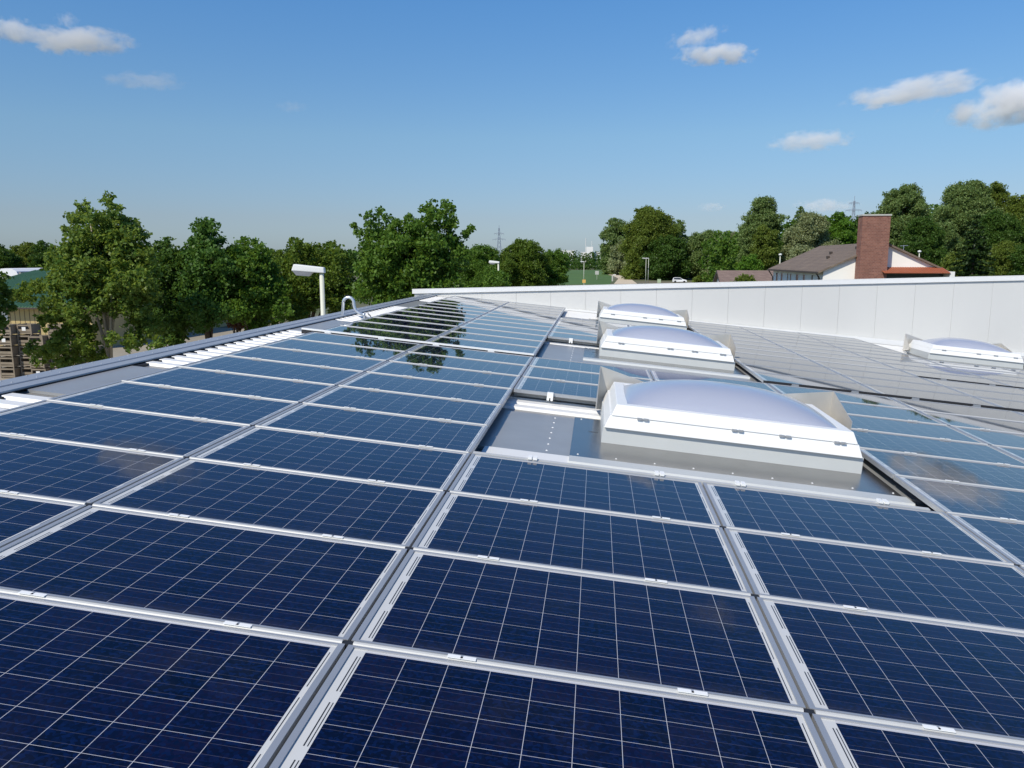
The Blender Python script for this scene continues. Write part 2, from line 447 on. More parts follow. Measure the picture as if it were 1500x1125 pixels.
# outer walls of the hall (world upright)
m = MB(); hz = 6.0
m.box(-2.71, -2.53, U0 + .1, U1, -hz, -0.30)
m.box(-2.39, V1, U0 + 0.02, U0 + 0.22, -hz - 2, NS - 0.125)
m.build('facade', M['facade'], hall)

# ------------------------------------------------------------------ tall white wall at the end of the roof
WY = 22.3
wall = empty('panel_wall', (-3.18, WY, -1.5), 'long white panel-clad wall closing off the far end of the solar roof', 'wall')
WX0, WX1 = -3.18, 21.0
def wtop(x): return 0.351 + (x - WX0) * 0.0257
m = MB()
x = WX0 + 0.0
while x < WX1:
    x2 = min(x + 1.10, WX1)
    a, b = x + 0.0025, x2 - 0.0025
    t1, t2 = wtop(a) - 0.10, wtop(b) - 0.10
    m.hexa([(a, WY, -7), (b, WY, -7), (b, WY + 0.06, -7), (a, WY + 0.06, -7)], [(a, WY, t1), (b, WY, t2), (b, WY + 0.06, t2), (a, WY + 0.06, t1)])
    x = x2
o = m.build('cladding', M['wall'], wall); o.matrix_parent_inverse = Matrix.Translation(wall.location).inverted()
def wpart(m, n, mat):
    o = m.build(n, mat, wall); o.matrix_parent_inverse = Matrix.Translation(wall.location).inverted(); return o
a, b = WX0 + 0.02, WX1 - 0.02
wpart(MB().hexa([(a, WY + 0.02, -7), (b, WY + 0.02, -7), (b, WY + 0.40, -7), (a, WY + 0.40, -7)],
        [(a, WY + 0.02, wtop(a) - 0.12), (b, WY + 0.02, wtop(b) - 0.12), (b, WY + 0.40, wtop(b) - 0.12), (a, WY + 0.40, wtop(a) - 0.12)]) if False else
      MB().hexa([(a, WY + 0.062, -7), (b, WY + 0.062, -7), (b, WY + 0.42, -7), (a, WY + 0.42, -7)],
        [(a, WY + 0.062, wtop(a) - 0.105), (b, WY + 0.062, wtop(b) - 0.105), (b, WY + 0.42, wtop(b) - 0.105), (a, WY + 0.42, wtop(a) - 0.105)]), 'wall_core', M['groove'])
m = MB(); a, b = WX0 - 0.06, WX1
m.hexa([(a, WY - 0.05, wtop(a) - 0.15), (b, WY - 0.05, wtop(b) - 0.15), (b, WY - 0.035, wtop(b) - 0.15), (a, WY - 0.035, wtop(a) - 0.15)],
       [(a, WY - 0.05, wtop(a) - 0.02), (b, WY - 0.05, wtop(b) - 0.02), (b, WY - 0.035, wtop(b) - 0.02), (a, WY - 0.035, wtop(a) - 0.02)])
m.hexa([(a, WY - 0.05, wtop(a) - 0.018), (b, WY - 0.05, wtop(b) - 0.018), (b, WY + 0.48, wtop(b) - 0.045), (a, WY + 0.48, wtop(a) - 0.045)],
       [(a, WY - 0.05, wtop(a)), (b, WY - 0.05, wtop(b)), (b, WY + 0.48, wtop(b) - 0.02), (a, WY + 0.48, wtop(a) - 0.02)])
m.box(a - 0.001, a + 0.05, WY - 0.034, WY + 0.47, wtop(a) - 0.15, wtop(a) - 0.022 - 0.025)
wpart(m, 'wall_cap', M['cap'])
# sloped base trim following the roof fall
m = MB(); m.hexa([(-2.3, WY - 0.16, NS + 0.03), (21, WY - 0.16, NS + 0.03), (21, WY - 0.012, NS + 0.03), (-2.3, WY - 0.012, NS + 0.03)], [(-2.3, WY - 0.05, NS + 0.045), (21, WY - 0.05, NS + 0.28), (21, WY - 0.012, NS + 0.28), (-2.3, WY - 0.012, NS + 0.045)])
o = m.build('base_trim', M['trim'], hall)

# ------------------------------------------------------------------ solar panels
PL, PW = PV - 0.014, PU - 0.034          # panel length across, width along u
def panel_frame():
    m = MB(); L, W_, e, d = PL, PW, 0.013, 0.040
    s = 0.024
    for (x0, x1, y0, y1) in ((0, L, 0, e), (0, L, W_ - e, W_), (0, s, e, W_ - e), (L - s, L, e, W_ - e)):
        m.box(x0, x1, y0, y1, -0.006, 0.0)
    for (x0, x1, y0, y1) in ((0, L, 0, 0.003), (0, L, W_ - 0.003, W_), (0, 0.003, 0.003, W_ - 0.003), (L - 0.003, L, 0.003, W_ - 0.003)):
        m.box(x0, x1, y0, y1, -d, -0.0062)
    return m
frame_mesh = panel_frame().mesh('frame', M['alu'])
lam_mesh = MB().box(0.006, PL - 0.006, 0.006, PW - 0.006, -0.0115, -0.0065).mesh('cell_laminate', M['cells'])
proto = empty('solar_panel', (0, 0, 0), rot=RT)
fo = bpy.data.objects.new('frame', frame_mesh); C.objects.link(fo); fo.parent = proto
lo = bpy.data.objects.new('cell_laminate', lam_mesh); C.objects.link(lo); lo.parent = proto
FIRST = [True]
def put_panel(v, u, label, group):
    global proto
    if FIRST[0]:
        t = proto; FIRST[0] = False
    else:
        t = proto.copy(); C.objects.link(t)
        for ch in (fo, lo):
            c = ch.copy(); C.objects.link(c); c.parent = t
    t.location = rw(v, u, 0)
    props(t, label, 'solar panel', group)

def proj(p):
    q = CR.transposed() @ (p - CAM)
    if q.z > -0.05: return None
    return (750 + FPX * q.x / -q.z, 562.5 - FPX * q.y / -q.z)
def visible(v0, v1, u0, u1, mg=40):
    n = 7
    for i in range(n + 1):
        for j in range(n + 1):
            s = proj(rw(v0 + (v1 - v0) * i / n, u0 + (u1 - u0) * j / n, 0))
            if s and -mg < s[0] < 1500 + mg and s[1] < 1125 + mg: return True
    return False
COLS = {-1: "eave column", 0: "second column from eave", 1: "left column behind skylights", 2: "right column behind skylights",
        3: "first column right of skylights", 4: "second column right of skylights", 5: "third column right of skylights",
        6: "fourth column right of skylights", 7: "fifth column right of skylights", 8: "sixth column right of skylights"}
near_cells, far_cells = set(), set()
FU = 9.36                                 # first line beyond the cross gap
def far_u(c, k): return FU + k * PU + (0.20 if (c >= 5 and k >= 3) else 0.0)
GAPX = 0.007
for c in range(-1, 9):
    v = c * PV + GAPX
    for r in range(-3, 9):
        if c in (1, 2) and 3 <= r <= 5: continue
        if not visible(v, v + PL, r * PU, r * PU + PW): continue
        near_cells.add((c, r))
        if c in (1, 2) and r < 3:
            lab = f"blue solar panel in front of nearest skylight, {ord_(2 - r)} row before it, {'left' if c == 1 else 'right'} column"
        elif c in (1, 2):
            lab = f"blue solar panel between nearest and middle skylights, {ord_(r - 6)} of three rows, {'left' if c == 1 else 'right'} column"
        else:
            lab = f"solar panel in {COLS[c]}, {ord_(8 - r)} row before cross gap"
        put_panel(v, r * PU + 0.017, lab, "solar panels before the cross gap")
    for r in range(0, 12):
        if c in (1, 2) and (r < 3 or r >= 8): continue
        if c in (6, 7) and r >= 7: continue
        u = far_u(c, r)
        if not visible(v, v + PL, u, u + PW): continue
        if u + PW > U1 - 0.25: continue
        far_cells.add((c, r))
        if c in (1, 2):
            lab = f"solar panel between middle and farthest skylights, {ord_(r - 3)} row, {'left' if c == 1 else 'right'} column"
        else:
            lab = f"solar panel in {COLS[c]}, {ord_(r)} row beyond cross gap"
        put_panel(v, u + 0.017, lab, "solar panels beyond the cross gap")

# rails in the gaps between rows (one per row line and unbroken run), with clamps and joint pieces
def runs(cols):
    cols = sorted(cols); out = []
    for c in cols:
        if out and out[-1][-1] == c - 1: out[-1].append(c)
        else: out.append([c])
    return out
RAILPROF = [(-0.016, -0.030), (-0.016, -0.006), (-0.010, 0.003), (-0.002, 0.006), (0.006, 0.004), (0.011, -0.004), (0.012, -0.030)]
def rail(u, cs, label, group, near):
    v0, v1 = cs[0] * PV + 0.012, (cs[-1] + 1) * PV - 0.012
    t = empty('mounting_rail', rw(v0, u, 0), label, 'rail', group, RT)
    m = MB()
    for c in cs:
        a, b = c * PV + 0.022 - v0, (c + 1) * PV - 0.022 - v0
        m.prism(RAILPROF if near or cs[0] < 1 else [(p_ * 0.6, min(q_, -0.002)) for p_, q_ in RAILPROF], 'x', a, b)
    m.build('rail_profile', M['rail' if near or cs[0] < 1 else 'farrail'], t)
    for c in cs[1:]:
        x = c * PV - v0
        MB().box(x - 0.020, x + 0.020, -0.018, 0.013, -0.030, -0.001).build('joint_piece', M['dark'], t)
    if near:
        for c in cs:
            for fx in (0.27, 0.76):
                x = (c + fx) * PV - v0 + 0.05 * math.sin(c * 3.1 + u * 2.3) + 0.03 * math.sin(fx * 40 + c * 7 + u * 5)
                m = MB()
                m.box(x - 0.055, x - 0.005, -0.015, 0.006, 0.0063, 0.0100)
                m.box(x + 0.005, x + 0.055, -0.015, 0.006, 0.0063, 0.0100)
                m.box(x - 0.0048, x + 0.0048, -0.015, 0.000, 0.0062, 0.0088)
                cl_ = m.build('clamp', M['clamp'], t)
                MB().tube([(x, -0.008, 0.0089), (x, -0.008, 0.0112)], 0.005, 6).build('bolt', M['dark'], cl_)
for i in range(-2, 9):
    cols = [c for c in range(-1, 9) if (c, i) in near_cells and (c, i - 1) in near_cells]
    rs = runs(cols)
    for q, cs in enumerate(rs):
        if len(rs) == 1: where = "across the whole roof"
        elif cs[0] <= 0: where = "left of the skylights"
        elif cs[0] in (1, 2): where = "between nearest and middle skylights"
        else: where = "right of the skylights"
        rail(i * PU, cs, f"aluminium rail between panel rows {where}, {ord_(8 - i)} before cross gap", "rails between panel rows before the cross gap", i * PU < 8)
for r in range(1, 12):
    cols = [c for c in range(-1, 9) if (c, r) in far_cells and (c, r - 1) in far_cells]
    if r == 3: cols = [c for c in cols if c < 5]
    for lo_, hi_ in ((-1, 4), (5, 9)):
        rs = runs([c for c in cols if lo_ <= c <= hi_])
        for q, cs in enumerate(rs):
            if lo_ == 5: where = "on the far right"
            elif cs[0] <= 0 and cs[-1] >= 3: where = "left of and behind the skylights"
            elif cs[0] <= 0: where = "left of the skylights"
            elif cs[0] in (1, 2): where = "between middle and farthest skylights"
            else: where = "just right of the skylights"
            rail(far_u(cs[0], r), cs, f"rail between panel rows {where}, {ord_(r - 1)} beyond cross gap", "rails between panel rows beyond the cross gap", False)

# cross gap: white rail and brackets carrying the first far row
def cross_rail(v0, v1, u, label, group=None, white=True):
    t = empty('cross_rail', rw(v0, u, 0), label, 'rail', group, RT)
    L0 = v1 - v0
    if white:
        MB().box(0, L0, -0.03, 0.028, -0.009, 0.014).build('rail_profile', M['clamp'], t)
        MB().box(0, L0, -0.022, 0.02, -0.075, -0.0092).build('gap_shade', M['dark'], t)  # black strip standing in for the shaded void below the rail
    else:
        MB().box(0, L0, 0.018, 0.034, -0.020, 0.002).build('rail_profile', M['farrail'], t)
        MB().box(0, L0, -0.01, 0.017, -0.085, 0.004).build('gap_shade', M['dark'], t)  # shade of the open gap, built as a black strip
    n = int((v1 - v0) / 0.87)
    for i in range(n):
        x = 0.45 + i * 0.87
        b = MB(); b.box(x - 0.05, x + 0.05, -0.09, -0.032, -0.050, -0.020); b.box(x - 0.05, x + 0.05, -0.09, -0.07, -0.020, 0.008)
        b.box(x - 0.018, x + 0.018, -0.068, -0.040, -0.020, 0.004)
        b.build('bracket', M['clamp' if white else 'alu'], t)
cross_rail(-2.0, PV - 0.02, FU - 0.03, 'white cross rail over the open gap left of the middle skylight')
cross_rail(3 * PV, 9 * PV, FU - 0.02, 'low rail with brackets in the dark gap right of the middle skylight', white=False)
cross_rail(5 * PV, 9 * PV, FU + 3 * PU + 0.17, 'low rail with brackets in the short dark gap near the far right skylight', white=False)
def edge_rail(v0, v1, u, n, label, br):
    t = empty('edge_rail', rw(v0, u, n), label, 'rail', "rails along the skylight openings", RT)
    MB().box(0, v1 - v0, 0.12, 0.16, -0.03, 0.012).build('rail_profile', M['rail'], t)
    for x in br:
        b = MB(); b.box(x - 0.035, x - 0.008, -0.03, 0.118, -0.018, 0.012); b.box(x + 0.008, x + 0.035, -0.03, 0.118, -0.018, 0.012)
        b.box(x - 0.035, x + 0.035, -0.03, -0.005, 0.0125, 0.075); b.box(x - 0.035, x + 0.035, -0.004, 0.018, 0.060, 0.075)
        b.build('bracket', M['clamp'], t)
edge_rail(PV + 0.01, 3 * PV - 0.01, 6 * PU + 0.012, -0.068, 'rail under the panel edge just behind the nearest skylight', [0.42, 1.5])
edge_rail(PV + 0.01, 3 * PV - 0.01, FU + 3 * PU + 0.012, -0.068, 'rail under the panel edge just behind the middle skylight', [0.45, 1.5])
t = empty('edge_rail', rw(PV + 0.01, 3 * PU + 0.02, 0), 'rail with upright clamps along the front edge of the nearest skylight opening', 'rail', "rails along the skylight openings", RT)
MB().prism([(-0.012, -0.05), (-0.012, 0.0), (0.03, 0.002), (0.034, -0.014), (0.075, -0.016), (0.08, -0.05)], 'x', 0, 2 * PV - 0.1).build('rail_profile', M['rail'], t)
for x in (0.46, 1.42, 2.02, 3.05):
    b = MB(); b.box(x - 0.035, x - 0.006, -0.02, 0.05, 0.003, 0.022); b.box(x + 0.006, x + 0.035, -0.02, 0.05, 0.003, 0.022); b.box(x - 0.0058, x + 0.0058, -0.01, 0.03, 0.0025, 0.012)
    b.build('clamp', M['clamp'], t)

# ------------------------------------------------------------------ skylights
def ring(w0, w1, d0, d1, z0, z1, t=0.03):
    # four sloping side faces between a lower and an upper rectangle, closed body with thickness
    m = MB()
    lo = [(w0[0], d0[0], z0), (w0[1], d0[0], z0), (w0[1], d0[1], z0), (w0[0], d0[1], z0)]
    hi = [(w1[0], d1[0], z1), (w1[1], d1[0], z1), (w1[1], d1[1], z1), (w1[0], d1[1], z1)]
    li = [(w0[0] + t, d0[0] + t, z0), (w0[1] - t, d0[0] + t, z0), (w0[1] - t, d0[1] - t, z0), (w0[0] + t, d0[1] - t, z0)]
    hj = [(w1[0] + t, d1[0] + t, z1), (w1[1] - t, d1[0] + t, z1), (w1[1] - t, d1[1] - t, z1), (w1[0] + t, d1[1] - t, z1)]
    fs = []
    for i in range(4):
        j = (i + 1) % 4
        fs += [(i, j, 4 + j, 4 + i), (8 + j, 8 + i, 12 + i, 12 + j), (4 + i, 4 + j, 12 + j, 12 + i), (j, i, 8 + i, 8 + j)]
    m.add(lo + hi + li + hj, fs)
    return m
SKW, SKD = 2.33, 1.46
def skylight(v, u, label):
    base = -0.110
    t = empty('skylight', rw(v, u, base), label, 'skylight', "domed roof skylights", RT)
    # local: x across 0..SKW, y away, z from the flat sheet
    a = MB()
    fy = -0.90 if u < 5 else -0.78
    a.box(-0.27, SKW + 0.13, fy + 0.22, 1.02, 0.000, 0.007)
    fp = [(fy, -0.02), (fy + 0.03, 0.024), (fy + 0.21, 0.024), (fy + 0.2195, 0.004), (fy + 0.2195, -0.02)]
    MB().prism(fp, 'x', -0.27, SKW + 0.13).build('apron_fold', M['curb'], t)
    a.prism([(0.40, 0.0075), (0.40, 0.011), (0.98, 0.011), (0.98, 0.0075)], 'x', -0.12, -0.03)
    a.build('apron', M['sheet2'], t)
    a = MB()
    for xx in np.linspace(-0.2, SKW + 0.08, 9):
        for yy in (-0.55, 0.95):
            a.add([(xx + 0.010 * math.cos(q), yy + 0.010 * math.sin(q), 0.0072) for q in np.linspace(0, 2 * math.pi, 7)[:-1]] + [(xx, yy, 0.014)], [(i, (i + 1) % 6, 6) for i in range(6)])
    a.build('screws', M['clamp'], t)
    ring((0.0, SKW), (0.0, SKW), (0.0, SKD), (0.01, SKD - 0.01), 0.0075, 0.155).build('curb', M['curb'], t)
    ring((0.012, SKW - 0.02), (0.055, SKW - 0.06), (-0.028, SKD + 0.02), (0.008, SKD - 0.015), 0.157, 0.268, 0.06).build('lower_frame', M['gfk'], t, bevel=0.004)
    ring((0.066, SKW - 0.070), (0.105, SKW - 0.115), (-0.002, SKD - 0.02), (0.035, SKD - 0.05), 0.270, 0.372, 0.10).build('upper_frame', M['gfk'], t, bevel=0.005)
    # dome
    nx, ny = 40, 26
    x0, x1, y0, y1, zb, h = 0.175, SKW - 0.185, 0.105, SKD - 0.12, 0.352, 0.225
    vs, fs = [], []
    for j in range(ny + 1):
        for i in range(nx + 1):
            s, q = 2 * i / nx - 1, 2 * j / ny - 1
            s = math.copysign(1 - (1 - abs(s)) ** 1.15, s); q = math.copysign(1 - (1 - abs(q)) ** 1.15, q)
            z = zb + h * (max(0, 1 - abs(s) ** 2.3) ** 0.72) * (max(0, 1 - abs(q) ** 2.3) ** 0.72)
            vs.append((x0 + (x1 - x0) * (s + 1) / 2, y0 + (y1 - y0) * (q + 1) / 2, z))
    for j in range(ny):
        for i in range(nx):
            p = j * (nx + 1) + i
            fs.append((p, p + 1, p + nx + 2, p + nx + 1))
    MB().add(vs, fs).build('dome', M['dome'], t, smooth=True)
    for x in (0.35, 1.20, 1.62, 2.10):
        l = MB(); l.box(x - 0.05, x - 0.008, -0.018, 0.004, 0.262, 0.280); l.box(x + 0.008, x + 0.05, -0.018, 0.004, 0.262, 0.280); l.box(x - 0.0078, x + 0.0078, -0.012, 0.004, 0.266, 0.276)
        l.build('latch', M['alu'], t)
    # wind deflectors: angled sheets round both back corners
    th = 0.006
    yb, zc, zl = SKD + 0.10, 0.505, 0.30
    d = MB()   # left: back sheet tapering to the right, side sheet tapering to the front
    d.hexa([(-0.06, yb, 0.02), (0.78, yb, 0.02), (0.78, yb + th, 0.02), (-0.06, yb + th, 0.02)], [(-0.06, yb, zc), (0.78, yb, zl), (0.78, yb + th, zl), (-0.06, yb + th, zc)])
    d.hexa([(-0.06, yb - 0.42, 0.10), (-0.06 + th, yb - 0.42, 0.10), (-0.06 + th, yb - 0.001, 0.02), (-0.06, yb - 0.001, 0.02)],
           [(-0.06, yb - 0.42, 0.16), (-0.06 + th, yb - 0.42, 0.16), (-0.06 + th, yb - 0.001, zc), (-0.06, yb - 0.001, zc)])
    d.build('wind_deflector', M['deflect'], t)
    d = MB(); X = SKW + 0.13
    d.hexa([(X - 0.62, yb, 0.02), (X, yb, 0.02), (X, yb + th, 0.02), (X - 0.62, yb + th, 0.02)], [(X - 0.62, yb, 0.41), (X, yb, zc + 0.01), (X, yb + th, zc + 0.01), (X - 0.62, yb + th, 0.41)])
    d.hexa([(X - th, yb - 0.72, 0.06), (X, yb - 0.72, 0.06), (X, yb - 0.001, 0.02), (X - th, yb - 0.001, 0.02)],
           [(X - th, yb - 0.72, 0.33), (X, yb - 0.72, 0.33), (X, yb - 0.001, zc + 0.01), (X - th, yb - 0.001, zc + 0.01)])
    d.build('wind_deflector', M['deflect'], t)
skylight(2.75, 4.36, 'nearest and largest-looking skylight, white frame with lavender dome, by the bare metal sheet')
skylight(2.75, 11.02, 'middle skylight of the row of three, white frame and lavender dome')
skylight(2.75, 18.45, 'farthest skylight of the row of three, close in front of the white wall')
skylight(11.2, 18.3, 'separate white skylight with lavender dome at the far right, beside the wall')

# ------------------------------------------------------------------ vent pipe and cables at the eave
t = empty('vent_pipe', rw(-2.50, 13.0, -0.03), 'galvanised gooseneck pipe bending over the left eave of the roof', 'pipe', rot=RT)
pts = [(-0.03, 0, -0.35), (-0.03, 0, 0.20)]
for k in range(9):
    q = math.pi - k * math.pi / 8
    pts.append((0.08 + 0.11 * math.cos(q) , 0, 0.20 + 0.11 * math.sin(q)))
pts += [(0.205, 0, 0.13), (0.24, 0, 0.06), (0.31, 0, 0.01), (0.42, 0, -0.01)]
MB().tube(pts, 0.031, 14).build('pipe', M['zinc'], t, smooth=True)
MB().tube([(0.40, 0, -0.008), (0.44, 0, -0.012)], 0.036, 14).build('pipe_collar', M['zinc'], t, smooth=True)
t = empty('cable_conduit', rw(-2.05, 12.7, -0.03), 'dark thin conduit with cable clips lying on the white ribs by the gooseneck pipe', 'conduit', rot=RT)
MB().tube([(0.06, 0.28, 0.02), (0.16, 0.1, 0.0), (0.22, -0.05, -0.01), (0.26, -0.35, -0.02)], 0.012, 6).build('cable', M['dark'], t, smooth=True)
MB().tube([(0.12, -0.22, 0.0), (0.50, -0.22, 0.0)], 0.016, 8).build('tube', M['zinc'], t, smooth=True)
for x in (0.14, 0.47):
    MB().box(x - 0.02, x + 0.02, -0.27, -0.17, -0.045, 0.02).build('clip', M['alu'], t)

# ------------------------------------------------------------------ street lamps
def ground_under(p): return Vector((p.x, p.y, GZ))
def box_lamp(px, py, d, L, label, group, ang, arm=True):
    top = at_depth(px, py, d)
    t = empty('street_lamp', ground_under(top), label, 'street lamp', group, (0, 0, ang))
    h = top.z - GZ
    r = 0.052
    MB().tube([(0, 0, 0), (0, 0, h - 0.05)], [r * 1.3, r], 12).build('pole', M['pole'], t, smooth=True)
    m = MB()
    m.hexa([(-L, -0.13, h + 0.015), (0.08, -0.09, h - 0.04), (0.08, 0.09, h - 0.04), (-L, 0.13, h + 0.015)],
           [(-L + 0.05, -0.11, h + 0.165), (0.07, -0.08, h + 0.09), (0.07, 0.08, h + 0.09), (-L + 0.05, 0.11, h + 0.165)])
    m.build('lamp_head', M['lampgrey'], t, bevel=0.02)
    MB().hexa([(-L + 0.10, -0.08, h - 0.09), (-0.28, -0.06, h - 0.11), (-0.28, 0.06, h - 0.11), (-L + 0.10, 0.08, h - 0.09)],
              [(-L + 0.02, -0.12, h + 0.015), (-0.20, -0.095, h - 0.022), (-0.20, 0.095, h - 0.022), (-L + 0.02, 0.12, h + 0.015)]).build('lamp_bowl', M['lampglass'], t)
box_lamp(471, 397.5, 18, 0.66, 'nearest street lamp, boxy white head on pale pole left of the roof', 'street lamps with box heads', R(6))
box_lamp(730, 385, 54, 0.66, 'small boxy lamp head rising in front of the trees behind the white wall', 'street lamps with box heads', R(-4))
box_lamp(855.5, 383.5, 180, 0.85, 'tall thin lamp standing alone at the edge of the green field', 'street lamps with box heads', R(0))
box_lamp(946.5, 378.5, 195, 0.95, 'left lamp of the twin posts beside the gravel track', 'street lamps with box heads', R(0))
box_lamp(950.2, 378.5, 197, 0.75, 'right lamp of the twin posts beside the gravel track', 'street lamps with box heads', R(0))
def globe_lamp(px, py, d, label):
    top = at_depth(px, py, d)
    t = empty('street_lamp', ground_under(top), label, 'street lamp', 'globe lamps by the house')
    h = top.z - GZ
    MB().tube([(0, 0, 0), (0, 0, h - 0.15)], [0.09, 0.06], 8).build('pole', M['pole'], t, smooth=True)
    m = MB(); n = 8
    m.tube([(0, 0, h - 0.16), (0, 0, h - 0.08), (0, 0, h + 0.04), (0, 0, h + 0.12), (0, 0, h + 0.15)], [0.08, 0.2, 0.24, 0.16, 0.03], 10)
    m.build('lamp_globe', M['lampgrey'], t, smooth=True)
globe_lamp(1143, 373, 108, 'thin globe lamp left of the white house, above its roof edge')
globe_lamp(1347, 368.5, 100, 'thin globe lamp behind the right slope of the white house')

# ------------------------------------------------------------------ foliage
def leaf_mesh(name, centers, normals_bias, size, rng, mat):
    n = len(centers)
    d = rng.normal(size=(n, 3)); d[:, 2] = d[:, 2] * 0.9 + normals_bias
    d /= np.linalg.norm(d, axis=1, keepdims=True)
    a = rng.normal(size=(n, 3)); a -= d * (a * d).sum(1, keepdims=True); a /= np.linalg.norm(a, axis=1, keepdims=True)
    b = np.cross(d, a)
    s = (size * rng.uniform(0.6, 1.35, n))[:, None]
    fold = d * s * 0.22
    v = np.stack([centers - a * s * 0.62, centers + b * s * 0.42 + fold, centers + a * s * 0.62, centers - b * s * 0.42 + fold], 1).reshape(-1, 3)
    m = bpy.data.meshes.new(name)
    m.vertices.add(4 * n); m.vertices.foreach_set("co", v.ravel().astype(np.float32))
    m.loops.add(4 * n); m.loops.foreach_set("vertex_index", np.arange(4 * n, dtype=np.int32))
    m.polygons.add(n); m.polygons.foreach_set("loop_start", np.arange(0, 4 * n, 4, dtype=np.int32)); m.polygons.foreach_set("loop_total", np.full(n, 4, np.int32))
    m.materials.append(mat); m.update(); m.validate()
    return m
def scatter(lobes, leaf, dens, rng, sub=0.42):
    out = []
    for (x, y, z, r) in lobes:
        ns = max(6, int(15 * (r / (leaf * 4)) ** 1.2))
        for _ in range(ns):
            q = rng.normal(size=3); q /= np.linalg.norm(q)
            q *= rng.uniform(0.35, 1.0) ** 0.6
            if rng.random() < 0.25: q[2] = abs(q[2])
            c = np.array([x, y, z]) + q * r * np.array([1, 1, 0.85])
            k = max(5, int(dens * (r * sub / leaf) ** 2))
            p = rng.normal(size=(k, 3)) * (r * sub * 0.5) * np.array([1, 1, 0.75])
            out.append(c + p)
    return np.concatenate(out)
def tree(name, label, group, base, lobes, leaf, dens, leafmat, barkmat, seed, trunk_r=0.16, top=None, limbs=9, cat='tree', sub=0.42):
    rng = np.random.default_rng(seed)
    b = Vector(base)
    t = empty(name, b, label, cat, group)
    L = [(x - b.x, y - b.y, z - b.z, r) for x, y, z, r in lobes]
    pts = scatter(L, leaf, dens, rng, sub)
    pts = pts[pts[:, 2] > 0.15]
    o = bpy.data.objects.new('crown', leaf_mesh('crown', pts, 0.5, leaf, rng, leafmat)); C.objects.link(o); o.parent = t
    cx = np.average([l[0] for l in L], weights=[l[3] for l in L]); cy = np.average([l[1] for l in L], weights=[l[3] for l in L])
    zt = max(l[2] for l in L) if top is None else top
    m = MB(); tp = []
    for k in range(7):
        f = k / 6
        tp.append((cx * f + 0.12 * trunk_r * 6 * math.sin(seed + 3 * f) * f, cy * f + 0.1 * math.cos(seed * 2 + 4 * f) * f, zt * 0.92 * f))
    m.tube(tp, [trunk_r * (1.25 if k == 0 else 1.0) * (1 - 0.88 * k / 6) for k in range(7)], 9)
    order = sorted(range(len(L)), key=lambda i: -L[i][3])[:limbs]
    for i in order:
        x, y, z, r = L[i]
        f = min(0.85, max(0.22, 0.62 * z / zt)); k = f * 6; i0 = int(k); fr = k - i0
        s = Vector(tp[i0]).lerp(Vector(tp[i0 + 1]), fr); e = Vector((x, y, z + 0.3 * r))
        mid = s.lerp(e, 0.5) + Vector((0, 0, 0.12 * (e - s).length))
        r0 = trunk_r * (1 - 0.88 * f) * 0.62
        m.tube([s, mid, e], [r0, r0 * 0.6, r0 * 0.15], 6)
    m.build('trunk', barkmat, t, smooth=True)
    return t
def px_lobes(spec, d, rng, spread):
    out = []
    for (px, py, rp) in spec:
        r = 1.12 * rp * d / FPX
        dd = d + rng.uniform(-spread, spread)
        p = at_depth(px, py, dd)
        out.append((p.x, p.y, p.z, r))
        # depth: a companion lobe behind or in front so that crowns are round
        p2 = at_depth(px, py, 1) - CAM
        for sgn in (-1, 1):
            q = at_depth(px + rng.uniform(-0.5, 0.5) * rp, py + rng.uniform(0.1, 0.7) * rp, dd + sgn * r * rng.uniform(0.9, 1.7))
            out.append((q.x, q.y, q.z, r * 0.9))
    return out
rng0 = np.random.default_rng(3)
def left_tree(name, label, basepx, d, spec, mat, bark, seed, leaf=0.10, dens=8.5, spread=0.7, tr=0.15, group='trees along the left side of the hall', sub=0.42):
    p = at_depth(basepx, 400, d)
    tree(name, label, group, (p.x, p.y, GZ), px_lobes(spec, d, rng0, spread), leaf, dens, LEAF[mat], M[bark], seed, tr, limbs=12, sub=sub)
left_tree('maple_tree', 'nearest maple with yellowish sunlit leaves and a forked pale trunk at far left', 168, 24,
    [(160, 290, 9), (166, 305, 10), (120, 300, 9), (118, 318, 14), (140, 318, 13), (162, 326, 18), (185, 330, 14), (200, 345, 14), (130, 345, 20), (165, 352, 22),
     (100, 335, 7), (108, 362, 16), (82, 375, 14), (210, 372, 16), (190, 378, 20), (145, 385, 24), (108, 392, 20), (78, 395, 12), (168, 410, 24), (205, 405, 18), (120, 422, 22), (88, 420, 16),
     (60, 415, 10), (46, 425, 13), (30, 432, 11), (70, 440, 13), (18, 430, 8), (150, 440, 20), (195, 440, 20), (215, 425, 14), (100, 455, 17), (72, 468, 13), (130, 480, 16), (205, 470, 16), (50, 508, 11), (72, 512, 11),
     (95, 490, 12), (115, 510, 14), (140, 520, 14), (100, 532, 13), (165, 495, 10), (195, 500, 13), (225, 480, 13), (230, 505, 12), (85, 505, 14), (60, 525, 10), (105, 470, 12), (85, 530, 9), (125, 500, 14)], 'light', 'palebark', 11, tr=0.13, dens=10.5)
left_tree('maple_tree', 'dark leafy branches of a tree cut off by the left edge', -45, 22,
    [(-10, 440, 14), (6, 428, 8), (12, 450, 8), (-25, 420, 25), (-40, 460, 30), (2, 468, 7), (-60, 400, 35)], 'dark', 'bark', 12)
left_tree('maple_tree', 'dark tree close behind the right side of the nearest maple', 245, 29,
    [(236, 362, 11), (246, 352, 7), (225, 380, 16), (255, 378, 15), (240, 400, 22), (262, 405, 18), (220, 420, 22), (250, 435, 22), (275, 430, 16), (235, 465, 22), (262, 465, 20), (285, 460, 16), (250, 490, 18)], 'dark', 'bark', 13)
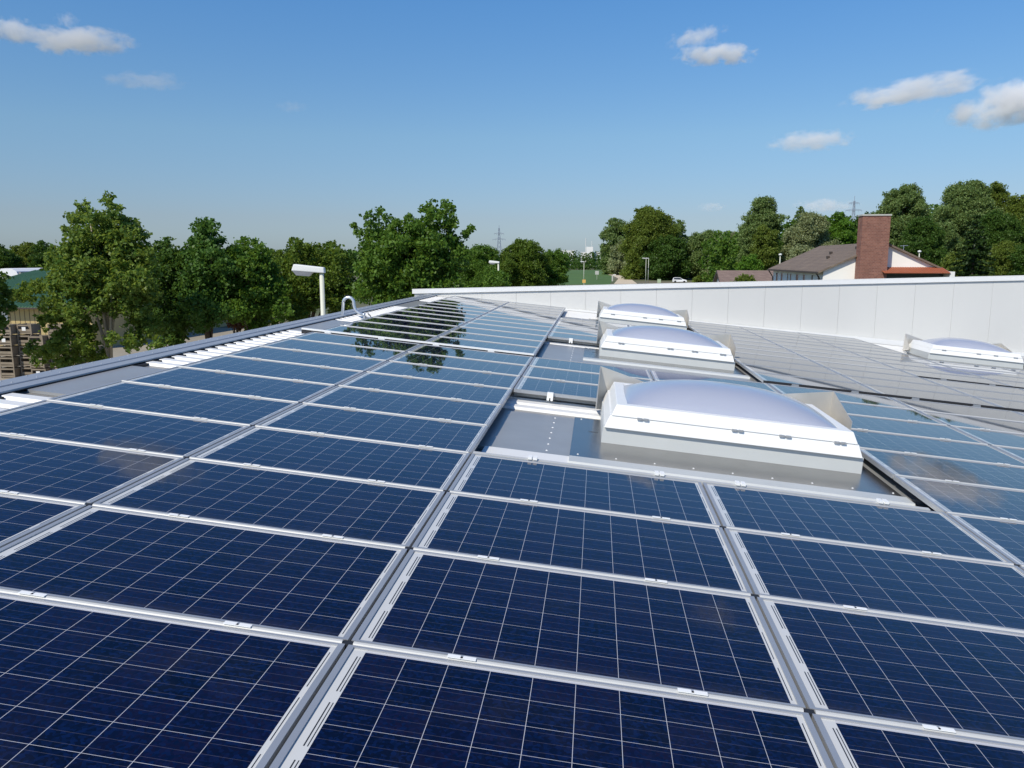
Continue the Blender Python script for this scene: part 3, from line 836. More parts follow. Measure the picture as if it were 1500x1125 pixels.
left_tree('maple_tree', 'tree with a narrow tuft of leaves rising above its neighbours', 300, 28,
    [(289, 326, 8), (303, 322, 8), (313, 330, 8), (298, 338, 13), (310, 348, 13), (290, 356, 14), (305, 370, 18), (280, 380, 17), (322, 385, 16), (300, 400, 22), (276, 412, 18), (322, 415, 18), (300, 440, 22), (320, 455, 16), (280, 450, 15), (300, 475, 15)], 'maple3', 'bark', 14)
left_tree('maple_tree', 'broad tree behind the nearest street lamp, on its left', 368, 29,
    [(355, 356, 10), (372, 358, 9), (340, 366, 9), (385, 365, 9), (352, 375, 17), (378, 380, 17), (335, 390, 16), (360, 400, 22), (392, 398, 16), (345, 425, 22), (380, 425, 22), (405, 420, 14), (360, 450, 22), (390, 455, 20), (340, 458, 14), (412, 450, 14), (375, 478, 16)], 'maple', 'bark', 15)
left_tree('maple_tree', 'tree directly behind the head of the nearest street lamp', 440, 32,
    [(430, 352, 5), (440, 360, 10), (425, 366, 9), (455, 360, 8), (412, 372, 9), (470, 364, 8), (485, 358, 8), (440, 378, 18), (465, 382, 17), (490, 375, 14), (418, 392, 18), (445, 405, 20), (475, 410, 20), (500, 395, 16), (425, 425, 18), (455, 435, 20), (490, 432, 20), (512, 420, 15), (440, 460, 16), (500, 450, 14)], 'maple2', 'bark', 16)
left_tree('maple_tree', 'tallest dense maple in the middle, mirrored in the far panels', 605, 27,
    [(538, 312, 7), (546, 325, 9), (556, 312, 8), (570, 322, 9), (598, 318, 7), (582, 330, 10), (620, 306, 7), (632, 300, 8), (650, 298, 9), (662, 304, 7), (640, 316, 13), (625, 330, 15), (656, 325, 13), (605, 340, 18),
     (560, 340, 16), (540, 345, 11), (525, 338, 7), (518, 330, 4), (580, 358, 20), (545, 365, 16), (625, 358, 22), (655, 352, 16), (672, 352, 9), (682, 342, 6), (690, 334, 5), (676, 368, 12), (600, 382, 22), (565, 385, 20), (640, 385, 22), (668, 388, 15),
     (540, 392, 16), (580, 410, 22), (615, 412, 22), (650, 412, 18), (550, 418, 18), (530, 425, 14), (590, 432, 18), (560, 440, 14)], 'maple', 'bark', 17, tr=0.17)
left_tree('maple_tree', 'low tree between the tallest maple and the small lamp', 702, 58,
    [(700, 368, 9), (712, 365, 7), (690, 375, 9), (722, 372, 8), (702, 384, 14), (720, 390, 13), (685, 395, 13), (705, 405, 16), (728, 408, 12), (690, 415, 14), (712, 420, 12)], 'maple', 'bark', 18)
left_tree('maple_tree', 'rounded tree just right of the small lamp, behind the white wall', 765, 60,
    [(762, 356, 7), (772, 354, 6), (782, 362, 8), (752, 364, 7), (742, 372, 8), (768, 370, 13), (790, 375, 9), (750, 384, 13), (775, 388, 15), (800, 380, 7), (735, 390, 9), (760, 402, 15), (785, 405, 14), (740, 408, 12), (770, 415, 12)], 'maple2', 'bark', 19)
left_tree('maple_tree', 'rightmost low tree of the left group, ending at the green field', 812, 63,
    [(805, 374, 7), (818, 372, 7), (826, 378, 6), (796, 382, 8), (812, 386, 11), (826, 392, 7), (800, 398, 11), (818, 402, 10), (829, 408, 5), (805, 412, 10)], 'maple', 'bark', 20)
left_tree('shrub', 'reddish brown shrub glimpsed under the trees behind the eave', 350, 31, [(345, 462, 8), (352, 470, 10), (338, 474, 7)], 'redbush', 'bark', 21, leaf=0.10, group='shrubs')

left_tree('bush', 'leafy bush hiding the foot of the small lamp behind the white wall', 727, 46,
    [(716, 407, 8), (727, 405, 8), (738, 407, 8), (722, 414, 10), (734, 416, 10)], 'maple', 'bark', 23, group='shrubs')
# woods on the right: each tree its own crown and trunk
def wood_tree(label, px, ytop, hw, d, mat, seed, ybot=408, shape='round', name='deciduous_tree', bark='bark', dens=9, leaf=None):
    rng = np.random.default_rng(seed)
    base = at_depth(px, 400, d); base = Vector((base.x, base.y, GZ))
    H = at_depth(px, ytop, d).z - GZ
    Wm = hw * 1.12 * d / FPX
    z0 = max(0.5, at_depth(px, ybot, d).z - GZ)
    L = []
    n = int(40 + 16 * (H - z0) / max(3.0, Wm))
    for i in range(n):
        f = (i + rng.uniform(0, 1)) / n
        if shape == 'round': w_ = math.sqrt(max(0.03, 1 - (2 * f - 0.85) ** 2 / 1.45))
        elif shape == 'column': w_ = min(1, 0.35 + 1.6 * (1 - f)) * (0.75 + 0.25 * math.sin(9 * f))
        else: w_ = 1 - 0.93 * f
        ang = rng.uniform(0, 6.283); rr = Wm * w_ * rng.uniform(0.45, 0.86)
        r = Wm * (0.26 + 0.16 * rng.random()) * (0.55 + 0.45 * w_)
        L.append((base.x + rr * math.cos(ang), base.y + rr * math.sin(ang), GZ + z0 + (H - z0 - r * 0.8) * f, r))
    L.append((base.x, base.y, GZ + H - Wm * 0.16, Wm * 0.16))
    lf = leaf or max(0.15, 1.9 * d / FPX)
    return tree(name, label, 'trees of the wood on the right', base, L, lf, dens, LEAF[mat], M[bark], seed, 0.02 * H + 0.05, limbs=8)
WOOD = [
 ('tall grey-green poplar at the left end of the right-hand wood', 900, 319, 19, 350, 'poplar', 'round'),
 ('pale grey willow bending over the gravel track', 914, 350, 20, 335, 'grey', 'round'),
 ('broad dark tree with a domed top right of the willow', 950, 303, 34, 262, 'olive', 'round'),
 ('darker tree filling the space behind the twin lamp posts', 975, 345, 30, 255, 'dark', 'round'),
 ('thin tree with a loose crown right of the domed tree', 993, 322, 15, 275, 'poplar', 'column'),
 ('small pale tree in the dip of the woodline', 1012, 345, 15, 280, 'poplar', 'round'),
 ('grey-leaved tree above the parked white car', 1035, 337, 28, 258, 'poplar', 'round'),
 ('pale silvery willow left of the tall birch', 1068, 340, 27, 235, 'grey', 'round'),
 ('bright green low tree behind the outbuilding roof', 1098, 372, 17, 142, 'fresh', 'round'),
 ('tall loose poplar with a light trunk above the outbuilding', 1112, 289, 28, 175, 'poplar', 'round'),
 ('olive birch in front of the tall loose poplar', 1118, 330, 22, 158, 'olive', 'round'),
 ('dark tree in the gap beside the globe lamp', 1142, 352, 24, 165, 'dark', 'round'),
 ('rounded silvery tree left of the brick chimney', 1185, 312, 32, 160, 'grey', 'round'),
 ('small tree top peeking over the silvery tree', 1168, 303, 12, 185, 'poplar', 'round'),
 ('pale leafy bush in front of the silvery tree', 1175, 358, 22, 140, 'grey', 'round'),
 ('bright green tree just left of the brick chimney', 1226, 310, 22, 165, 'fresh', 'round'),
 ('dark green tree hidden behind the brick chimney', 1262, 312, 26, 175, 'dark', 'round'),
 ('tall feathery tree right above the brick chimney', 1315, 271, 32, 165, 'poplar', 'round'),
 ('dark bushy tree behind the white gable', 1345, 318, 28, 150, 'dark', 'round'),
 ('bluish green tree above the television aerial', 1375, 325, 24, 155, 'poplar', 'round'),
 ('tallest tree with pale boughs at upper right', 1408, 265, 38, 175, 'poplar', 'round'),
 ('second tall tree right of the pale-boughed one', 1446, 268, 26, 180, 'olive', 'round'),
 ('dark tree below the two tallest crowns', 1455, 310, 34, 160, 'dark', 'round'),
 ('olive tree at the right edge of the photograph', 1490, 286, 32, 170, 'olive', 'round'),
 ('tree beyond the right edge with boughs reaching in', 1530, 300, 40, 160, 'dark', 'round'),
 ('yellow-green bushy tree right of the dark fir', 1470, 352, 24, 120, 'olive', 'round'),
 ('low yellow-green shrub tree beside the orange awning', 1398, 368, 20, 105, 'olive', 'round'),
 ('low dark tree in the corner below the right-hand crowns', 1500, 358, 26, 118, 'dark', 'round'),
]
for i, (lab, px, yt, hw, d, mat, sh) in enumerate(WOOD):
    wood_tree(lab, px, yt, hw, d, mat, 100 + i, shape=sh, ybot=403 if px < 925 else 410 if px < 1080 else 418)
# dark fir
def fir(label, px, ytop, hw, d, seed):
    rng = np.random.default_rng(seed)
    base = at_depth(px, 400, d); base = Vector((base.x, base.y, GZ))
    H = at_depth(px, ytop, d).z - GZ; Wm = hw * d / FPX
    t = empty('fir_tree', base, label, 'tree', 'trees of the wood on the right')
    P = []
    nl = 19
    for k in range(nl):
        f = k / (nl - 1); z = 1.2 + (H - 1.2) * f; rad = Wm * (1 - f) ** 0.9 + 0.15
        nb = max(4, int(13 * (1 - f)) + 3)
        for b in range(nb):
            a = rng.uniform(0, 6.283); ln = rad * rng.uniform(0.7, 1.1)
            s = np.linspace(0.1, 1, max(4, int(ln / 0.16)))
            for q in s:
                c = np.array([math.cos(a) * ln * q, math.sin(a) * ln * q, z - 0.30 * ln * q + 0.12 * ln * q * q])
                P.append(c + rng.normal(size=(9, 3)) * np.array([0.15, 0.15, 0.07]))
    P = np.concatenate(P)
    o = bpy.data.objects.new('crown', leaf_mesh('crown', P, 0.8, 0.27, rng, LEAF['fir'])); C.objects.link(o); o.parent = t
    MB().tube([(0, 0, 0), (0, 0, H * 0.97)], [0.22, 0.03], 8).build('trunk', M['bark'], t, smooth=True)
fir('dark conical fir tree standing right of the white house', 1424, 318, 46, 95, 301)
wood_tree('low green bush in front of the brown outbuilding roof', 1093, 402, 16, 76, 'olive', 401, ybot=425, name='bush', leaf=0.16)
wood_tree('low hedge-like yellow-green bush right of the parked white car', 1030, 403, 13, 222, 'olive', 402, ybot=416, name='bush', leaf=0.4)
wood_tree('dark round tree far back at the left edge', 4, 358, 20, 120, 'dark', 403)
wood_tree('olive round tree far back, right of the dark one at the left edge', 42, 354, 22, 125, 'olive', 404)
wood_tree('dark tree far back, behind the top of the nearest maple', 66, 352, 16, 118, 'dark', 405)

# far woods: one mass along the horizon
def far_woods(name, label, segs, seed, mat, leaf):
    rng = np.random.default_rng(seed); P = []
    for (pa, pb, yt, d) in segs:
        px = pa
        while px < pb:
            p = at_depth(px, 380, d); top = at_depth(px, yt + rng.uniform(-3, 4), d + rng.uniform(-20, 20)).z
            r = rng.uniform(5, 9) * d / FPX
            z = GZ + 0.4 * r
            while z < top:
                q = rng.normal(size=(60, 3)); q /= np.linalg.norm(q, axis=1, keepdims=True)
                P.append(np.array([p.x, p.y + rng.uniform(-15, 15), min(z, top - r * 0.6)]) + q * r * rng.uniform(0.6, 1, (60, 1)))
                z += r * 0.9
            px += rng.uniform(5, 9)
    P = np.concatenate(P); P = P[P[:, 2] > GZ]
    o = bpy.data.objects.new(name, leaf_mesh(name, P, 0.4, leaf, rng, LEAF[mat])); C.objects.link(o)
    props(o, label, 'woods', None, 'stuff')
far_woods('distant_woods', 'dark band of distant woods along the horizon behind the field and the left trees', [(-60, 700, 368, 330), (690, 815, 376, 380), (640, 900, 371, 620), (810, 905, 382, 520)], 77, 'dark', 1.3)
far_woods('wood_undergrowth', 'dense undergrowth at the foot of the right-hand wood', [(930, 1050, 385, 285), (1040, 1560, 352, 195), (1060, 1110, 338, 215), (1110, 1340, 322, 218), (1330, 1570, 306, 222)], 78, 'maple', 0.6)

# ------------------------------------------------------------------ white house with brick chimney
HZ0 = at_depth(1202, 397, 66)             # near left eave corner
ax, ay, ez = HZ0.x, HZ0.y, HZ0.z
apex = at_depth(1291, 358.7, 66.5); rz = apex.z + 0.22
HWID = 2 * (apex.x - ax) * 0.985; HLEN = 19.5
house = empty('house', (ax, ay, GZ), 'white house with a shallow brown tiled roof behind the white wall', 'house')
xe = HWID; xm = HWID / 2; e0 = ez - GZ; r0 = rz - GZ
m = MB()
prof = [(0.35, 0), (xe - 0.35, 0), (xe - 0.35, e0 + 0.05), (xm, r0 - 0.15), (0.35, e0 + 0.05)]
m.add([(p, 0.4, q) for p, q in prof] + [(p, HLEN, q) for p, q in prof], [(0, 1, 2, 3, 4), (9, 8, 7, 6, 5), (0, 5, 6, 1), (1, 6, 7, 2), (4, 9, 5, 0)])
m.build('wall', M['cream'], house)
MB().box(0.335, 0.348, 0.42, HLEN - 0.02, 0, e0 - 0.02).build('side_wall', M['white'], house)
roof = MB()
th = 0.16
for (xa, za, xb, zb) in ((-0.15, e0 - 0.04, xm, r0), (xe + 0.15, e0 - 0.04, xm, r0)):
    roof.hexa([(xa, 0.1, za - th), (xb, 0.1, zb - th), (xb, HLEN + 0.4, zb - th), (xa, HLEN + 0.4, za - th)],
              [(xa, 0.1, za), (xb, 0.1, zb), (xb, HLEN + 0.4, zb), (xa, HLEN + 0.4, za)])
ro = roof.build('roof', M['tiles'], house)
MB().box(-0.27, -0.16, 0.1, HLEN + 0.4, e0 - 0.22, e0 - 0.08).build('gutter', M['darkwood'], house)
MB().tube([(-0.2, 0.5, e0 - 0.2), (0.25, 0.55, e0 - 0.9), (0.25, 0.55, 0)], 0.06, 8).build('downpipe', M['darkwood'], house)
MB().tube([(-0.2, HLEN - 0.2, e0 - 0.2), (0.25, HLEN - 0.2, e0 - 0.9), (0.25, HLEN - 0.2, 0)], 0.06, 8).build('downpipe', M['darkwood'], house)
for yy, ww in ((1.4, 0.5), (3.4, 0.55), (6.2, 0.7), (8.6, 0.9), (11.4, 0.45), (12.6, 0.45), (15.0, 0.8), (17.2, 0.8)):
    f = MB()
    for (a, b, c, d) in ((yy - 0.06, yy, e0 - 1.5, e0 - 0.35), (yy + ww, yy + ww + 0.06, e0 - 1.5, e0 - 0.35), (yy, yy + ww, e0 - 0.42, e0 - 0.35), (yy, yy + ww, e0 - 1.5, e0 - 1.43)):
        f.box(0.30, 0.334, a, b, c, d)
    fw = f.build('window', M['white'], house)
    MB().box(0.325, 0.333, yy + 0.001, yy + ww - 0.001, e0 - 1.429, e0 - 0.421).build('pane', M['window'], fw)
# roof vents
for (xx, yy) in ((2.2, 6.0), (3.1, 8.4), (4.0, 3.8)):
    z = e0 - 0.04 + (r0 - e0 + 0.04) * (xx + 0.15) / (xm + 0.15)
    MB().box(xx - 0.12, xx + 0.12, yy - 0.15, yy + 0.15, z + 0.002, z + 0.22).build('roof_vent', M['darkwood'], house)
MB().box(4.15, 4.75, 2.5, 3.1, 0, 0.02).build('skylight', M['window'], house, loc=(0, 0, e0 + 1.86)) if False else None
# chimney on the gable
cl, cr_ = at_depth(1258, 360, 65.2).x - ax, at_depth(1297, 360, 65.2).x - ax
ct = at_depth(1280, 317, 65.2).z - GZ
MB().box(cl, cr_, -0.72, 0.385, 0, ct).build('chimney', M['brick'], house)
m = MB(); m.box(cl - 0.06, cr_ + 0.06, -0.78, 0.45, ct + 0.002, ct + 0.12); m.build('chimney_cap', M['post'], house)
# awning
aw0, aw1 = cr_ - 0.4, at_depth(1386, 395, 64.6).x - ax
zt_, zb_ = at_depth(1340, 391.5, 65.6).z - GZ, at_depth(1340, 399.6, 64.4).z - GZ
m = MB(); n = 26
for i in range(n):
    xa = aw0 + (aw1 - aw0) * i / n; xb = aw0 + (aw1 - aw0) * (i + 0.94) / n
    m.hexa([(xa, -1.3, zb_ - 0.03), (xb, -1.3, zb_ - 0.03), (xb, 0.38, zt_ - 0.05), (xa, 0.38, zt_ - 0.05)], [(xa, -1.3, zb_ + 0.03), (xb, -1.3, zb_), (xb, 0.38, zt_), (xa, 0.38, zt_ + 0.03)])
m.build('awning', M['awning'], house)
MB().box(aw0 + 0.1, aw1 - 0.1, -0.1, 0.39, 1.0, zb_ - 0.1).build('porch_glazing', M['window'], house)
MB().box(aw1 - 0.02, aw1 + 0.35, -1.2, 0.3, 0, zb_ + 0.10).build('porch_post', M['white'], house)
# aerial on the right roof slope
t = empty('television_aerial', at_depth(1323, 372, 68), 'thin television aerial on the right slope of the house roof', 'aerial')
m = MB(); m.tube([(0, 0, -0.6), (0, 0, 0.75)], 0.03, 6)
m.build('mast', M['pylon'], t)
m = MB(); m.tube([(-0.3, 0, 0.68), (0.35, 0, 0.72)], 0.02, 5); m.tube([(-0.1, -0.3, 0.7), (-0.1, 0.3, 0.7)], 0.015, 5); m.tube([(0.15, -0.25, 0.71), (0.15, 0.25, 0.71)], 0.015, 5); m.build('antenna_rods', M['pylon'], t)
MB().tube([(0.3, 0, -0.3), (0.34, -0.1, -0.26), (0.7, -0.1, -0.1)], [0.03, 0.03, 0.03], 6).build('feed_arm', M['pylon'], t)

# outbuilding
q0, q1 = at_depth(1050, 396, 92), at_depth(1141, 394.5, 91)
ob = empty('outbuilding', (q0.x, q0.y, GZ), 'low outbuilding with a reddish brown roof left of the white house', 'outbuilding')
L_ = q1.x - q0.x; h_ = q0.z - GZ
m = MB(); dz, dy = 2.0, 4.0
for s in (-1, 1):
    m.hexa([(0, 0, h_ - 0.15), (L_, 0, h_ - 0.15), (L_, s * dy, h_ - dz - 0.15), (0, s * dy, h_ - dz - 0.15)], [(0, 0, h_), (L_, 0, h_), (L_, s * dy, h_ - dz), (0, s * dy, h_ - dz)])
m.build('roof', M['tiles2'], ob)
m = MB(); pr = [(-3.6, 0), (3.6, 0), (3.6, h_ - dz), (0, h_ - 0.2), (-3.6, h_ - dz)]
m.prism(pr, 'x', 0.35, L_ - 0.2); m.build('wall', M['white'], ob)
m = MB()
for s in (-1, 1):
    m.hexa([(-0.04, 0, h_ - 0.25), (-0.001, 0, h_ - 0.25), (-0.001, s * dy, h_ - dz - 0.25), (-0.04, s * dy, h_ - dz - 0.25)], [(-0.04, 0, h_ + 0.02), (-0.001, 0, h_ + 0.02), (-0.001, s * dy, h_ - dz + 0.02), (-0.04, s * dy, h_ - dz + 0.02)])
m.build('verge_board', M['darkwood'], ob)

# ------------------------------------------------------------------ barn, tarpaulin, crates at the left
b0 = at_depth(6, 450, 58)
barn = empty('barn', (b0.x, b0.y, GZ), 'long shed with green metal roof and yellow board front at far left', 'barn')
eh = b0.z - GZ; BL = 7.0; rid = at_depth(60, 396, 72).z - GZ
m = MB()
m.hexa([(-8, -0.6, eh - 0.05), (BL, -0.6, eh - 0.05), (BL, 14, rid - 0.1), (-8, 14, rid - 0.1)], [(-8, -0.6, eh + 0.05), (BL, -0.6, eh + 0.05), (BL, 14, rid), (-8, 14, rid)])
for i in range(60):
    x = -7.8 + i * (BL + 7.6) / 60
    m.hexa([(x, -0.62, eh + 0.052), (x + 0.07, -0.62, eh + 0.052), (x + 0.07, 14, rid + 0.002), (x, 14, rid + 0.002)], [(x + 0.01, -0.62, eh + 0.10), (x + 0.06, -0.62, eh + 0.10), (x + 0.06, 14, rid + 0.05), (x + 0.01, 14, rid + 0.05)])
m.hexa([(-8, 14.002, rid - 0.1), (BL, 14.002, rid - 0.1), (BL, 28, eh - 0.05), (-8, 28, eh - 0.05)], [(-8, 14.002, rid), (BL, 14.002, rid), (BL, 28, eh + 0.05), (-8, 28, eh + 0.05)])
m.build('roof', M['greenroof'], barn)
MB().box(-7.8, BL - 0.2, 0, 27.8, 0, eh - 0.12).build('board_wall', M['boards'], barn)
MB().box(-8, BL, -0.72, -0.61, eh - 0.08, eh + 0.03).build('gutter', M['darkwood'], barn)
MB().box(-0.25, 0.25, -0.06, -0.003, 0, eh - 0.13).build('corner_post', M['white'], barn)
tp = at_depth(10, 408, 90)
tent = empty('storage_tent', (tp.x, tp.y, GZ), 'white rounded tarpaulin tent behind the green shed roof at far left', 'tent')
tw = 38 * 90 / FPX / 2; tz = at_depth(10, 393, 90).z - GZ
pr = [(-tw, 0), (-tw, tz - 0.9), (-tw * 0.85, tz - 0.35), (-tw * 0.5, tz - 0.05), (0, tz), (tw * 0.5, tz - 0.05), (tw * 0.85, tz - 0.35), (tw, tz - 0.9), (tw, 0)]
MB().prism(pr, 'y', 0, 6).build('tarpaulin', M['tent'], tent)
MB().box(tw + 0.05, tw + 0.3, 0, 6, 0, tz - 0.4).build('side_panel', M['valley'], tent)

CW, CH, CDp = 0.86, 0.60, 0.75
def crate_mesh():
    m = MB(); p = 0.07
    for x in (0, CW - p):
        for y in (0, CDp - p): m.box(x, x + p, y, y + p, 0.0, CH - 0.01)
    for z in (0.04, 0.47):
        m.box(p + 0.001, CW - p - 0.001, 0.002, 0.022, z, z + 0.085); m.box(p + 0.001, CW - p - 0.001, CDp - 0.022, CDp - 0.002, z, z + 0.09)
        m.box(0.002, 0.022, p + 0.001, CDp - p - 0.001, z, z + 0.09); m.box(CW - 0.022, CW - 0.002, p + 0.001, CDp - p - 0.001, z, z + 0.09)
    m.box(0.024, CW - 0.024, 0.024, CDp - 0.024, 0.06, 0.08)
    m.box(p + 0.001, CW - p - 0.001, CDp - 0.045, CDp - 0.023, 0.081, CH - 0.03)
    for xx in (0.023, CW - 0.040): m.box(xx, xx + 0.017, p + 0.001, CDp - p - 0.001, 0.081, CH - 0.03)
    m.box(p + 0.001, CW - p - 0.001, 0.004, 0.020, 0.16, 0.30)
    return m
cm = crate_mesh().mesh('wooden_crate', M['crate'])
lm = MB().box(CW * 0.34, CW * 0.60, -0.004, 0.0005, 0.22, 0.42).mesh('paper_label', M['white'])
LEV = ["lying on the ground", "second from the ground", "third from the ground", "fourth from the ground", "fifth from the ground", "topmost"]
heights = [5, 5, 4, 5, 4, 3]
g0 = at_depth(-14, 400, 43)
for s_, hgt in enumerate(heights):
    for l_ in range(hgt):
        o = bpy.data.objects.new('wooden_crate', cm); C.objects.link(o)
        o.location = (g0.x + s_ * (CW + 0.06) + random.uniform(-0.02, 0.02), g0.y + 0.4 * (s_ % 2) + random.uniform(-0.03, 0.03), GZ + 0.006 + l_ * (CH + 0.002))
        o.rotation_euler = (0, 0, random.uniform(-0.03, 0.03))
        nm = ["leftmost stack by yellow shed", "second stack from left", "third stack from left", "fourth stack from left", "fifth stack from left", "sixth stack, hidden by the maple"][s_]
        props(o, f"grey wooden crate {LEV[l_]}, {nm}", 'crate', 'stacked wooden crates')
        if (s_ * 3 + l_ * 2) % 5 == 1:
            q = bpy.data.objects.new('paper_label', lm); C.objects.link(q); q.parent = o

# ------------------------------------------------------------------ car and small roadside things
cp = at_z(995.5, 414.2, GZ + 0.02)
car = empty('parked_car', (cp.x, cp.y, GZ + 0.02), 'small white hatchback parked by the wood beyond the white wall', 'car', rot=(0, 0, R(-4)))
side = [(-2.0, 0.3), (-2.05, 0.75), (-1.95, 0.95), (-1.75, 1.42), (-1.3, 1.52), (0.1, 1.50), (0.9, 1.02), (1.75, 0.85), (2.0, 0.6), (2.0, 0.3)]
m = MB(); n = len(side)
m.add([(x, -0.85 if z < 1 else -0.70, z) for x, z in side] + [(x, 0.85 if z < 1 else 0.70, z) for x, z in side],
      [(i, (i + 1) % n, n + (i + 1) % n, n + i) for i in range(n)] + [tuple(range(n))[::-1], tuple(range(n, 2 * n))])
m.build('body', M['carpaint'], car)
for sgn in (-1, 1):
    MB().add([(x, sgn * y, z) for x, y, z in ((-1.72, 0.862, 1.0), (-1.6, 0.735, 1.40), (0.0, 0.735, 1.40), (0.72, 0.862, 1.02))], [(0, 1, 2, 3)]).build('window', M['window'], car)
MB().add([(0.16, -0.66, 1.475), (0.16, 0.66, 1.475), (0.92, 0.74, 1.035), (0.92, -0.74, 1.035)], [(0, 1, 2, 3)]).build('windscreen', M['window'], car)
for x in (-1.25, 1.25):
    for y in (-0.80, 0.80):
        MB().tube([(x, y - 0.1, 0.31), (x, y + 0.1, 0.31)], 0.31, 14).build('wheel', M['tyre'], car)
def board(px, py, d, wd, ht, mat, name, label, cat, post=0.6):
    p = at_depth(px, py, d)
    t = empty(name, (p.x, p.y, GZ), label, cat)
    z = p.z - GZ
    MB().box(-wd / 2, wd / 2, -0.04, 0.0, z - ht / 2, z + ht / 2).build('board', mat, t)
    m = MB(); m.box(-0.05, 0.05, 0.002, 0.10, 0, z); m.build('post', M['post'], t)
board(965.5, 411.5, 200, 0.9, 0.95, M['signgreen'], 'notice_board', 'small pale green board beside the road left of the white car', 'board')
board(855.5, 412, 178, 0.75, 0.75, M['signyellow'], 'road_sign', 'small yellow sign at the foot of the lone field lamp', 'sign')
board(897, 408, 240, 0.4, 1.9, M['post'], 'marker_post', 'pale marker post at the corner of the green field by the track', 'post')
board(900, 402.6, 290, 1.1, 0.35, M['white'], 'barrier', 'low white barrier where the gravel track bends', 'barrier')
board(874.5, 399.5, 260, 1.2, 1.2, M['post'], 'hunting_box', 'small grey-brown box at the far edge of the green field', 'box')

# ------------------------------------------------------------------ pylons and far buildings
def pylon(px, ytop, d, label, h, arms, t=0.22):
    top = at_depth(px, ytop, d)
    o = empty('power_pylon', (top.x, top.y, top.z - h), label, 'pylon', 'power pylons on the horizon')
    m = MB(); n = 9
    def wd(f): return 3.4 * (1 - f) ** 1.3 + 0.55
    for sx in (-1, 1):
        for sy in (-1, 1):
            m.tube([(sx * wd(k / n), sy * wd(k / n), h * 0.93 * k / n) for k in range(n + 1)], t, 4)
    for k in range(n):
        a, b = wd(k / n), wd((k + 1) / n); z1, z2 = h * 0.93 * k / n, h * 0.93 * (k + 1) / n
        for s in (-1, 1):
            m.bar((-a, s * a, z1), (b, s * b, z2), t * 0.6); m.bar((a, s * a, z1), (-b, s * b, z2), t * 0.6)
    m.tube([(0, 0, h * 0.9), (0, 0, h)], t, 4)
    m.build('lattice', M['pylon'], o)
    for f, wdt in arms:
        a = MB(); z = h * f
        for s in (-1, 1):
            a.bar((0, 0, z + 1.2), (s * wdt, 0, z), t * 0.8); a.bar((0, 0, z - 0.2), (s * wdt, 0, z), t * 0.8)
            for q in (0.55, 0.98): a.bar((s * wdt * q, 0, z), (s * wdt * q, 0, z - 1.8), t * 0.6)
        a.build('cross_arm', M['pylon'], o)
pylon(731, 330, 900, 'hazy lattice power pylon with two cross arms behind the trees', 46, [(0.80, 5.6), (0.66, 7.4)])
pylon(1252, 287, 700, 'top of a lattice pylon sticking up behind the brick chimney', 62, [(0.90, 4.5), (0.80, 7.0)])
d = 800
p = at_depth(864, 364, d)
fb = empty('factory', (p.x, p.y, GZ), 'distant white factory block with two thin stacks on the horizon', 'factory')
z1, z2 = at_depth(864, 361.5, d).z - GZ, at_depth(864, 372, d).z - GZ
MB().box(-3.5, 3.2, 0, 6, 0, z1).build('block', M['white'], fb)
MB().box(-9, 13, 6.2, 20, 0, z2 + 2).build('hall', M['wall'], fb)
MB().tube([(-4.2, 3, 0), (-4.2, 3, z1 + 9)], 0.35, 8).build('stack', M['wall'], fb)
MB().tube([(2.0, 7, 0), (2.0, 7, z1 + 6)], 0.3, 8).build('stack', M['wall'], fb)
p = at_depth(828, 369, 780)
lb = empty('factory', (p.x, p.y, GZ), 'long low white hall on the horizon left of the factory block', 'factory')
z = at_depth(828, 367.5, 780).z - GZ
MB().box(-6, 9, 0, 10, 0, z).build('hall', M['white'], lb)
MB().box(-6.2, 9.2, -0.2, 10.2, z + 0.002, z + 0.7).build('roof', M['wall'], lb)

# ------------------------------------------------------------------ clouds
def cloud_material(name, dens, seed, nscale):
    k = NT(name)
    k.t.nodes.remove(k.p)
    co = k.obj()
    ln = k.n("ShaderNodeVectorMath", operation='LENGTH'); k.l(co, ln.inputs[0])
    sx = k.n("ShaderNodeSeparateXYZ"); k.l(co, sx.inputs[0])
    mp = k.n("ShaderNodeMapping"); mp.inputs["Location"].default_value = (seed * 3.7, seed * 1.3, seed * 2.1); mp.inputs["Scale"].default_value = (2.6, 1.2, 1.0)
    k.l(co, mp.inputs[0])
    f = k.noise(nscale, mp.outputs[0], 8, 0.62)
    # flat underside: density falls off faster below
    fall = k.math('SUBTRACT', 1.0, ln.outputs["Value"])
    v = k.math('ADD', fall, k.math('MULTIPLY', k.math('SUBTRACT', f, 0.56), 2.6))
    d_ = k.math('MULTIPLY', k.ramp(v, 0.10, 0.50), dens)
    d_ = k.math('MULTIPLY', d_, k.ramp(ln.outputs["Value"], 1.0, 0.82))
    vol = k.n("ShaderNodeVolumePrincipled"); vol.inputs["Color"].default_value = (0.99, 0.985, 0.985, 1); vol.inputs["Anisotropy"].default_value = -0.3
    k.l(d_, vol.inputs["Density"]); k.l(vol.outputs[0], k.out.inputs["Volume"])
    return k.m
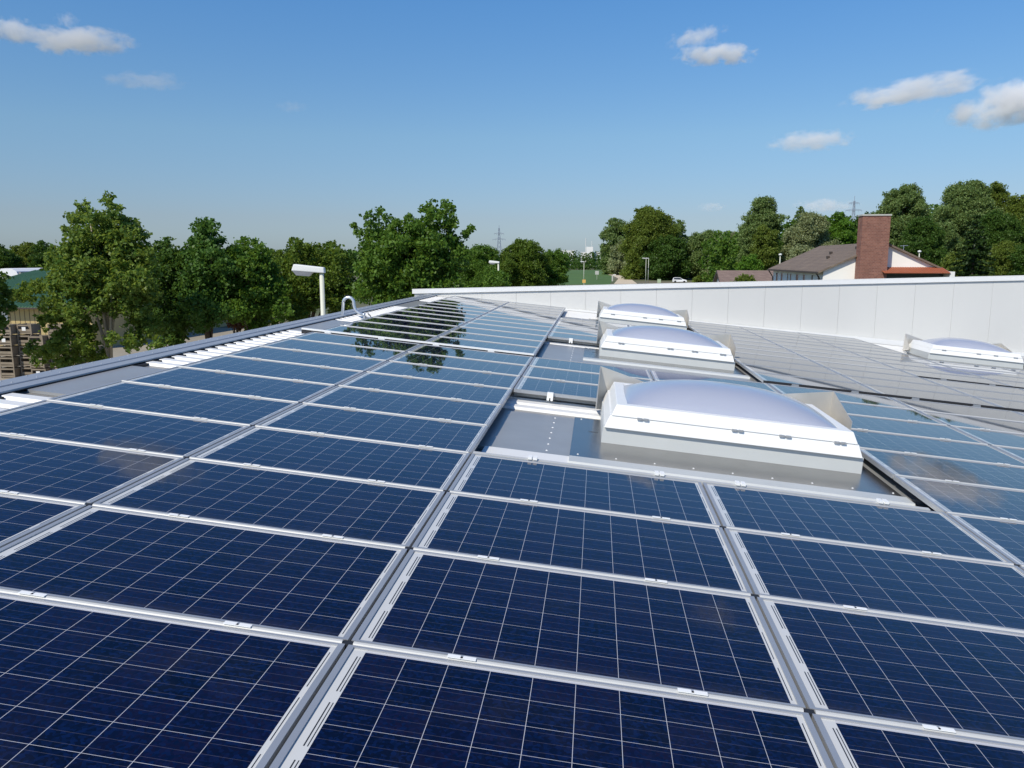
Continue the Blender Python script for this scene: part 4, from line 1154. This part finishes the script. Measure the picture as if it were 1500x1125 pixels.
def cloud(px, py, wpx, hpx, label, dens=0.06, seed=1, d=1500, nscale=1.35, rot=0, pos=None):
    p = at_depth(px, py, d) if pos is None else pos
    bm = bmesh.new(); bmesh.ops.create_icosphere(bm, subdivisions=3, radius=1.0)
    me = bpy.data.meshes.new('cloud'); bm.to_mesh(me); bm.free()
    me.materials.append(cloud_material('cloud vapour', dens, seed, nscale))
    o = bpy.data.objects.new('cloud', me); C.objects.link(o)
    o.location = p; s = d / FPX / 2
    o.scale = (wpx * s, max(wpx * 0.55, hpx) * s, hpx * s)
    o.rotation_euler = (0, R(rot), YAW)
    props(o, label, 'cloud', 'small fair weather clouds')
cloud(8, 43, 120, 44, 'white cloud cut off by the left edge at upper left', 0.035, seed=1)
cloud(112, 60, 200, 42, 'flat elongated white cloud at upper left beside the cut-off one', 0.035, seed=2)
cloud(98, 29, 44, 26, 'tiny wisp of cloud just above the elongated cloud at upper left', 0.018, 3)
cloud(212, 118, 150, 30, 'faint thin wisp below and right of the upper left clouds', 0.008, 4)
cloud(1020, 54, 105, 34, 'upper smaller puff of the cloud pair right of centre', 0.022, 5, rot=-12)
cloud(1046, 80, 150, 36, 'lower brighter puff of the cloud pair right of centre', 0.04, 6)
cloud(1342, 132, 255, 44, 'long wedge-shaped cloud left of the biggest cloud on the right', 0.024, 7, rot=-9)
cloud(1488, 150, 255, 74, 'biggest brightest cloud cut off by the right edge', 0.034, 8, rot=-10)
cloud(1190, 206, 150, 38, 'small flat cloud low over the right-hand wood', 0.022, 9, rot=-4)
cloud(428, 156, 60, 20, 'barely visible wisp high over the middle trees', 0.006, 10)
cloud(1043, 303, 56, 18, 'tiny pinkish cloud low above the wood gap', 0.016, 11)
cloud(1212, 301, 120, 26, 'pale low cloud peeping over the wood left of the brick chimney', 0.016, 12)
def at_dir(az, el, d=1500):
    return CAM + Vector((math.sin(R(az)) * math.cos(R(el)), math.cos(R(az)) * math.cos(R(el)), math.sin(R(el)))) * d
cloud(0, 0, 190, 70, 'cloud mirrored in the second column of panels at left', 0.02, 14, pos=at_dir(-28.5, 19.0))
cloud(0, 0, 90, 60, 'cloud mirrored in the panel at lower right of centre', 0.012, 15, pos=at_dir(14.2, 22.0))
